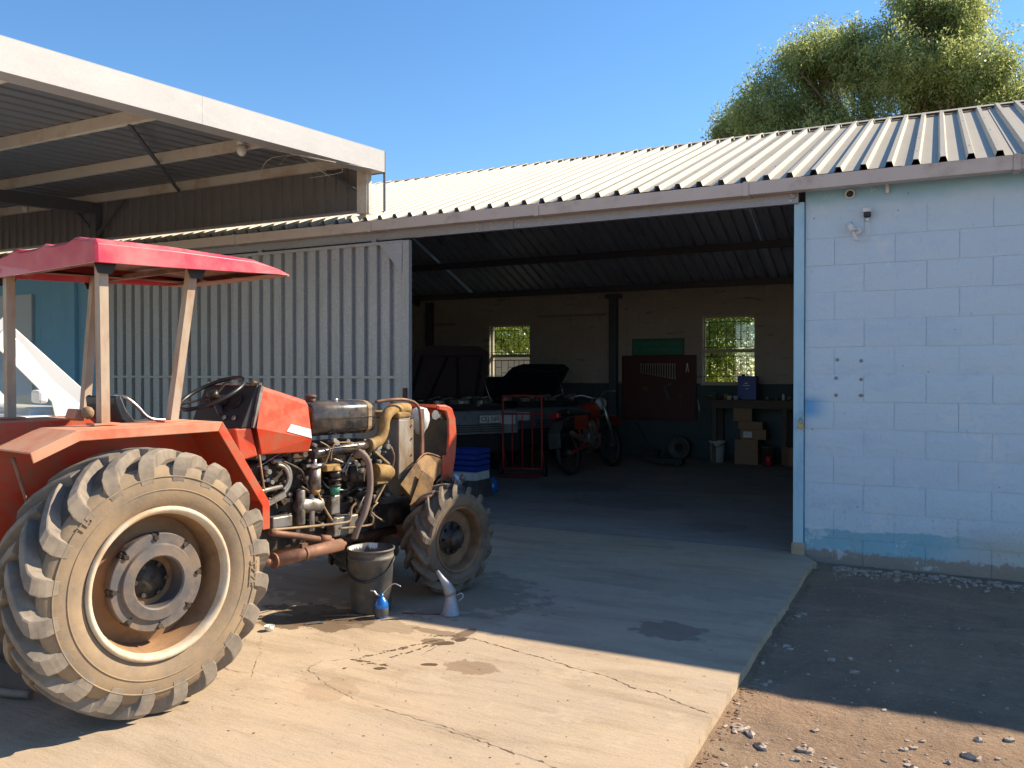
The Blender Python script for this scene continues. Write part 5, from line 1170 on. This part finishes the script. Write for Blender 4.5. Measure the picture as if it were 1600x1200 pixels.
# motorcycle (rear towards the camera, leaning on its stand)
mc = thing('motorcycle', 'orange-red trail motorcycle seen from behind, parked by the silver car', 'motorcycle', (-4.82, 11.4, 0), R(84), local=True)
mc.rotation_euler = (R(-9), 0, R(84)); mc.scale = (1.12, 1.12, 1.12)
for x, r in ((0, .30), (1.25, .32)):
    g = MB(); g.lathe([(r * .84, -.03), (r * .93, -.045), (r, -.02), (r, .02), (r * .93, .045), (r * .84, .03)], (x, 0, r), 'Y', 32); wh = obj('wheel', g, m_dark, mc)
    g = MB(); g.lathe([(r * .84, -.02), (r * .80, -.02), (r * .80, .02), (r * .84, .02)], (x, 0, r), 'Y', 32); g.cyl((x, -.06, r), (x, .06, r), .03)
    for k in range(14): a = k * .449; g.cyl((x, 0, r), (x + r * .8 * math.cos(a), 0, r + r * .8 * math.sin(a)), .0025, n=4)
    obj('rim', g, m_grey, wh)
obj('frame', MB().tube([(0, .06, .30), (.45, .05, .36), (.5, .04, .75), (1.0, 0, .88)], .018, 8, 4).tube([(0, -.06, .30), (.45, -.05, .36), (.55, -.04, .30), (.85, 0, .35), (1.0, 0, .85)], .018, 8, 4), m_redd, mc)
obj('engine', MB().obox((.62, 0, .42), (.3, .2, .22)).obox((.68, 0, .60), (.16, .16, .2), (0, R(-10), 0)), m_alu, mc, bevel=.02)
obj('fuel_tank', MB().ball((.78, 0, .84), .16, (1.35, .75, .8), 16), m_bike, mc)
obj('seat', MB().obox((.32, 0, .82), (.62, .2, .09), (0, R(3), 0)), m_seat, mc, bevel=.03)
obj('rear_mudguard', MB().loft([[(x, -.09, z), (x, .09, z), (x, .09, z + .02), (x, -.09, z + .02)] for x, z in ((.3, .74), (.05, .76), (-.18, .70), (-.30, .56), (-.33, .38))]), m_grey, mc)
obj('tail_light', MB().obox((-.20, 0, .80), (.08, .13, .07)), m_tail, mc, bevel=.015)
obj('side_panel', MB().prism([(.1, -.11, .60), (.45, -.11, .58), (.5, -.11, .78), (.15, -.11, .78)], (0, .02, 0)), m_bike, mc)
obj('front_mudguard', MB().loft([[(x, -.07, z), (x, .07, z), (x, .07, z + .015), (x, -.07, z + .015)] for x, z in ((.95, .74), (1.2, .76), (1.45, .70), (1.6, .6))]), m_bike, mc)
for s in (-1, 1): obj('fork', MB().cyl((1.25, s * .08, .32), (1.03, s * .08, 1.0), .022, n=10), m_steel, mc)
obj('handlebar', MB().tube([(.88, -.38, 1.06), (.95, -.2, 1.08), (1.02, -.06, 1.02), (1.02, .06, 1.02), (.95, .2, 1.08), (.88, .38, 1.06)], .012, 8, 4), m_steel, mc)
obj('headlamp', MB().ball((1.14, 0, .93), .09, (.8, 1, 1), 14), m_plw, mc)
obj('exhaust', MB().tube([(.75, -.12, .5), (.6, -.14, .32), (.2, -.15, .42), (-.12, -.16, .56)], [.02, .035], 10, 4), m_rust, mc)
# crates near the doorway
solo('storage_box', MB().box(-.30, .12, -.2, .2, 0, .22), m_grey, (-5.0, 8.85, 0), 'dark lidded box on the floor beneath the white tray', 'box', .01)
g = MB(); g.lathe([(0, .0), (.16, .0), (.19, .10), (.185, .10), (.155, .01), (0, .01)], n=4); solo('white_tray', MB().box(-.28, .09, -.17, .17, 0, .012).box(-.28, -.27, -.17, .17, .012, .10).box(.08, .09, -.17, .17, .012, .10).box(-.27, .08, -.17, -.16, .012, .10).box(-.27, .08, .16, .17, .012, .10), m_plw, (-5.0, 8.85, .221), 'white plastic tray between the blue crate and the dark box', 'tray', .004)
cr = thing('blue_crate', 'dark blue plastic crate on the white tray behind the tractor nose', 'crate', (-5.0, 8.85, .323), local=True)
obj('crate_base', MB().box(-.27, .10, -.17, .17, 0, .01), m_bluep, cr)
for (a, b, c_, d) in ((-.27, .10, -.17, -.16), (-.27, .10, .16, .17), (-.27, -.26, -.16, .16), (.09, .10, -.16, .16)):
    for k in range(4): obj('crate_slat', MB().box(a, b, c_, d, .015 + k * .068, .065 + k * .068), m_bluep, cr)
solo('blue_jug', MB().lathe([(0, 0), (.07, 0), (.085, .03), (.088, .10), (.07, .15), (.03, .175), (.025, .20), (0, .2)], n=20).tube([(0, .03, .19), (0, .08, .18), (0, .085, .12)], .008, 6, 3), m_blue, (-5.03, 9.3, 0), 'round blue plastic jug on the floor right of the crate', 'jug')
# tool board, tools, sign
tb_ = thing('tool_board', 'dark red tool board on the back wall below the green sign', 'tool board', (-4.54, 14.86, .70), local=True)
obj('board', MB().box(-.68, .68, -.035, -.01, 0, 1.12), m_board, tb_, bevel=.004)
for (a, b, c_, d) in ((-.70, .70, 1.12, 1.15), (-.70, .70, -.03, 0), (-.70, -.68, 0, 1.12), (.68, .70, 0, 1.12)): obj('frame_strip', MB().box(a, b, -.05, -.008, c_, d), m_board, tb_)
rnd = random.Random(31)
ORD = 'x second third fourth fifth sixth seventh eighth ninth tenth eleventh twelfth thirteenth fourteenth'.split()
for k in range(15):
    x = -4.54 - .33 + k * .046; ln_ = .15 + .008 * k
    w_ = MB(); w_.obox((0, -.006, -ln_ / 2), (.011, .005, ln_)); w_.lathe([(.007, -.004), (.014, -.004), (.014, .004), (.007, .004), (.007, -.004)], (0, -.006, 0), 'Y', 10); w_.obox((-.008, -.006, -ln_ - .008), (.007, .006, .02)); w_.obox((.008, -.006, -ln_ - .008), (.007, .006, .02))
    solo('spanner', w_, m_steel, (x, 14.822, 1.69), ('shortest spanner, leftmost in' if k == 0 else 'longest spanner, rightmost in' if k == 14 else ORD[k] + ' spanner from the left in') + ' the row on the red tool board', 'spanner', group='spanners in the row on the tool board')
solo('pliers', MB().obox((-.015, 0, -.06), (.01, .008, .12), (0, R(8), 0)).obox((.015, 0, -.06), (.01, .008, .12), (0, R(-8), 0)).obox((0, 0, .02), (.022, .01, .05)), m_steel, (-4.0, 14.818, 1.66), 'steel pliers hanging at the right end of the tool board', 'pliers')
solo('tape_roll', MB().lathe([(.022, -.01), (.04, -.01), (.04, .01), (.022, .01), (.022, -.01)], axis='Y', n=20), m_ochre, (-4.78, 14.81, 1.23), 'ring of yellow tape hung on the left of the tool board', 'tape')
solo('saw', MB().obox((0, 0, 0), (.30, .004, .05), (0, R(70), 0)).obox((.05, 0, .15), (.05, .02, .10), (0, R(70), 0)), m_grey, (-4.38, 14.818, 1.16), 'hand saw hung low in the middle of the tool board', 'saw')
solo('hammer', MB().obox((0, 0, -.1), (.018, .015, .22)).obox((0, 0, .02), (.09, .025, .028)), m_grey, (-4.12, 14.815, 1.10), 'hammer hung low on the right side of the tool board', 'hammer')
sg = thing('green_sign', 'long green painted sign with faint lettering above the tool board', 'sign', (-4.56, 14.87, 1.86), local=True)
obj('sign_panel', MB().box(-.48, .48, -.012, 0, 0, .285), m_sign, sg)
for (a, b, c_, d) in ((-.49, .49, .285, .297), (-.49, .49, -.012, 0), (-.49, -.48, 0, .285), (.48, .49, 0, .285)): obj('sign_frame', MB().box(a, b, -.018, 0, c_, d), m_dark, sg)
g = MB(); rnd = random.Random(3)
for row, zc in enumerate((.20, .09)):
    x = -.42
    while x < .40:
        w_ = rnd.uniform(.012, .03); g.box(x, x + w_, -.0145, -.012, zc - .028, zc + .028) if rnd.random() < .82 else None; x += w_ + .014
m_signl = M('faint_sign_lettering', (.07, .26, .19), .5, 0, .1, 10, bump=0); obj('faded_lettering', g, m_signl, sg)
# bench with clutter
bn_ = thing('workbench', 'long grimy workbench under the right workshop window', 'workbench', (-2.25, 14.45, 0), local=True)
for k in range(4): obj('bench_board', MB().box(-1.2, 1.2, -.35 + k * .16, -.195 + k * .16, 1.03, 1.07), m_bench, bn_, bevel=.003)
obj('bench_apron', MB().box(-1.15, 1.15, -.33, -.30, .93, 1.028), m_bench, bn_)
for x in (-1.1, .05, 1.1):
    for y in (-.3, .22): obj('leg', MB().box(x - .035, x + .035, y - .035 + .001, y + .035, 0, .93 if y < 0 else 1.028), m_bench, bn_)
obj('bench_back_panel', MB().box(-1.05, 1.1, .24, .26, .1, 1.0), M('blue_grey_panel', (.07, .10, .11), .7), bn_)
def cbox(n, lab, loc, sx, sy, sz, mat, rz=0, cat='box'):
    o = thing(n, lab, cat, loc, rz, local=True)
    obj('carton', MB().box(-sx / 2, sx / 2, -sy / 2, sy / 2, 0, sz), mat, o, bevel=.003)
    return o
m_dkbox = m_bluep
bb = cbox('blue_container', 'tall royal blue oil container with a small white emblem on the bench', (-2.84, 14.40, 1.072), .31, .22, .40, m_bluep, cat='container')
g = MB(); g.prism([(-.05, -.112, .27), (.02, -.112, .27), (.0, -.112, .30)], (0, -.002, 0)); g.box(-.07, .05, -.114, -.112, .235, .247); g.box(-.02, .03, -.114, -.112, .18, .19); obj('emblem', g, m_plw, bb)
obj('cap', MB().cyl((-.08, 0, .40), (-.08, 0, .43), .03), m_dark, bb)
rnd = random.Random(77)
desc = ['yellow tin', 'small white pot', 'squat grey jar', 'short dark can', 'narrow steel tin', 'tall clear bottle', 'dull green tin', 'low round tin', 'dented grey can', 'slim white bottle']
spots = [(-3.17, 'yellow tin left of the dark jar on the bench', m_ochre, .05, .10), (-3.06, 'dark squat jar between yellow tin and white pot', m_grey, .05, .07), (-3.30, 'low black tray of parts at the left end of the bench', m_dark, .07, .05), (-2.50, 'small grey tin just right of the blue container', m_alu, .035, .06), (-2.36, 'low dark tin second from the blue container', m_grey, .045, .05), (-2.24, 'narrow pale bottle near the middle right of the bench', m_plw, .022, .11), (-2.14, 'short steel tin left of the tall clear bottle', m_alu, .04, .07), (-2.05, 'tall clear bottle near the door jamb end of the bench', m_lens, .03, .18)]
for x, lab, mm, r, h_ in spots:
    n_s = 'jar' if 'jar' in lab else 'bottle' if 'bottle' in lab else 'tray' if 'tray' in lab else 'tin'
    solo(n_s, MB().lathe([(0, 0), (r, 0), (r, h_ * .8), (r * (.5 if n_s == 'bottle' else .95), h_ * .86), (r * (.45 if n_s == 'bottle' else .95), h_), (0, h_)], n=18), mm, (x, 14.25, 1.072), lab, n_s)
for x, lab in ((-3.10, 'left white enamel pot in front of the blue container'), (-2.99, 'right white enamel pot in front of the blue container')):
    solo('pot', MB().lathe([(0, 0), (.035, 0), (.045, .06), (.05, .065), (.045, .067), (.04, .06), (.03, .006), (0, .006)], n=18), m_plw, (x, 14.16, 1.072), lab, 'pot')
vc = thing('bench_vice', 'dark bench vice clamped at the left end of the workbench', 'vice', (-3.38, 14.2, 1.072), local=True)
obj('vice_body', MB().box(-.06, .06, -.05, .08, 0, .05).box(-.04, .04, -.04, .06, .05, .11), m_black, vc, bevel=.008); obj('vice_jaw', MB().box(-.06, .06, -.10, -.06, .05, .13), m_black, vc, bevel=.005); obj('vice_handle', MB().cyl((0, -.1, .07), (0, -.2, .07), .01).cyl((-.08, -.2, .07), (.08, -.2, .07), .006), m_steel, vc)
solo('bar', MB().cyl((0, 0, 0), (-.06, -.04, .36), .008, n=8), m_steel, (-3.52, 13.95, .73), 'thin bright bar leaning against the left end of the bench', 'bar')
cbox('carton', 'open cardboard carton on top of the stack under the bench', (-2.88, 14.25, .72), .30, .25, .22, m_card, .05)
cbox('carton', 'flat cardboard carton second from the top under the bench', (-2.74, 14.25, .585), .40, .28, .132, m_card, -.04)
x_ = cbox('carton', 'cardboard carton with a white label, third in the stack', (-2.70, 14.25, .42), .42, .30, .162, m_card, .02)
obj('label', MB().box(-.16, -.02, -.153, -.1505, .03, .13), m_plw, x_)
cbox('carton', 'large cardboard carton on the floor at the foot of the stack', (-2.80, 14.25, .003), .38, .34, .414, m_card, -.03)
cbox('carton', 'flattened brown carton tilted on the floor at the right', (-2.0, 14.1, .02), .40, .30, .30, m_card, .5)
solo('red_can', MB().lathe([(0, 0), (.05, 0), (.05, .15), (.045, .155), (.045, .17), (.02, .18), (0, .18)], n=18), m_tail, (-2.42, 13.95, .003), 'small bright red can on the floor under the bench', 'can')
solo('dark_tin', MB().lathe([(0, 0), (.11, 0), (.12, .30), (.125, .30), (.125, .315), (0, .315)], n=20), m_grey, (-2.46, 14.15, .003), 'dark drum with pale lid behind the small red can', 'drum')
pb_ = thing('white_bucket', 'dirty white plastic bucket on the workshop floor left of the bench', 'bucket', (-3.32, 14.25, .003), local=True)
obj('pail', MB().lathe([(0, 0), (.11, 0), (.14, .34), (.15, .34), (.15, .36), (.135, .36), (.105, .01), (0, .01)], n=28), m_plw, pb_)
obj('bail_handle', MB().tube([(-.145, 0, .33), (-.10, -.12, .30), (0, -.15, .26), (.1, -.12, .30), (.145, 0, .33)], .005, 6, 4), m_dark, pb_)
solo('battery', MB().box(-.14, .14, -.09, .09, 0, .20).cyl((-.09, 0, .2), (-.09, 0, .22), .012).cyl((.09, 0, .2), (.09, 0, .22), .012), m_dark, (-4.35, 13.8, .003), 'black car battery on the floor below the tool board', 'battery', .008)
solo('floor_jack', MB().box(-.25, .25, -.10, .10, .04, .13).cyl((-.2, 0, .1), (-.55, 0, .7), .015).cyl((.18, -.12, .05), (.18, .12, .05), .05), m_dark, (-3.9, 13.3, .003), 'low trolley jack on the floor left of the bucket', 'jack', .008)
solo('wheel_rim', MB().lathe([(.08, -.05), (.17, -.07), (.2, -.08), (.2, .08), (.17, .07), (.08, .05)], (0, 0, .2), 'Y', 28), m_grey, (-4.05, 14.5, .003), 'spare wheel leaning against the wall below the tool board', 'wheel')
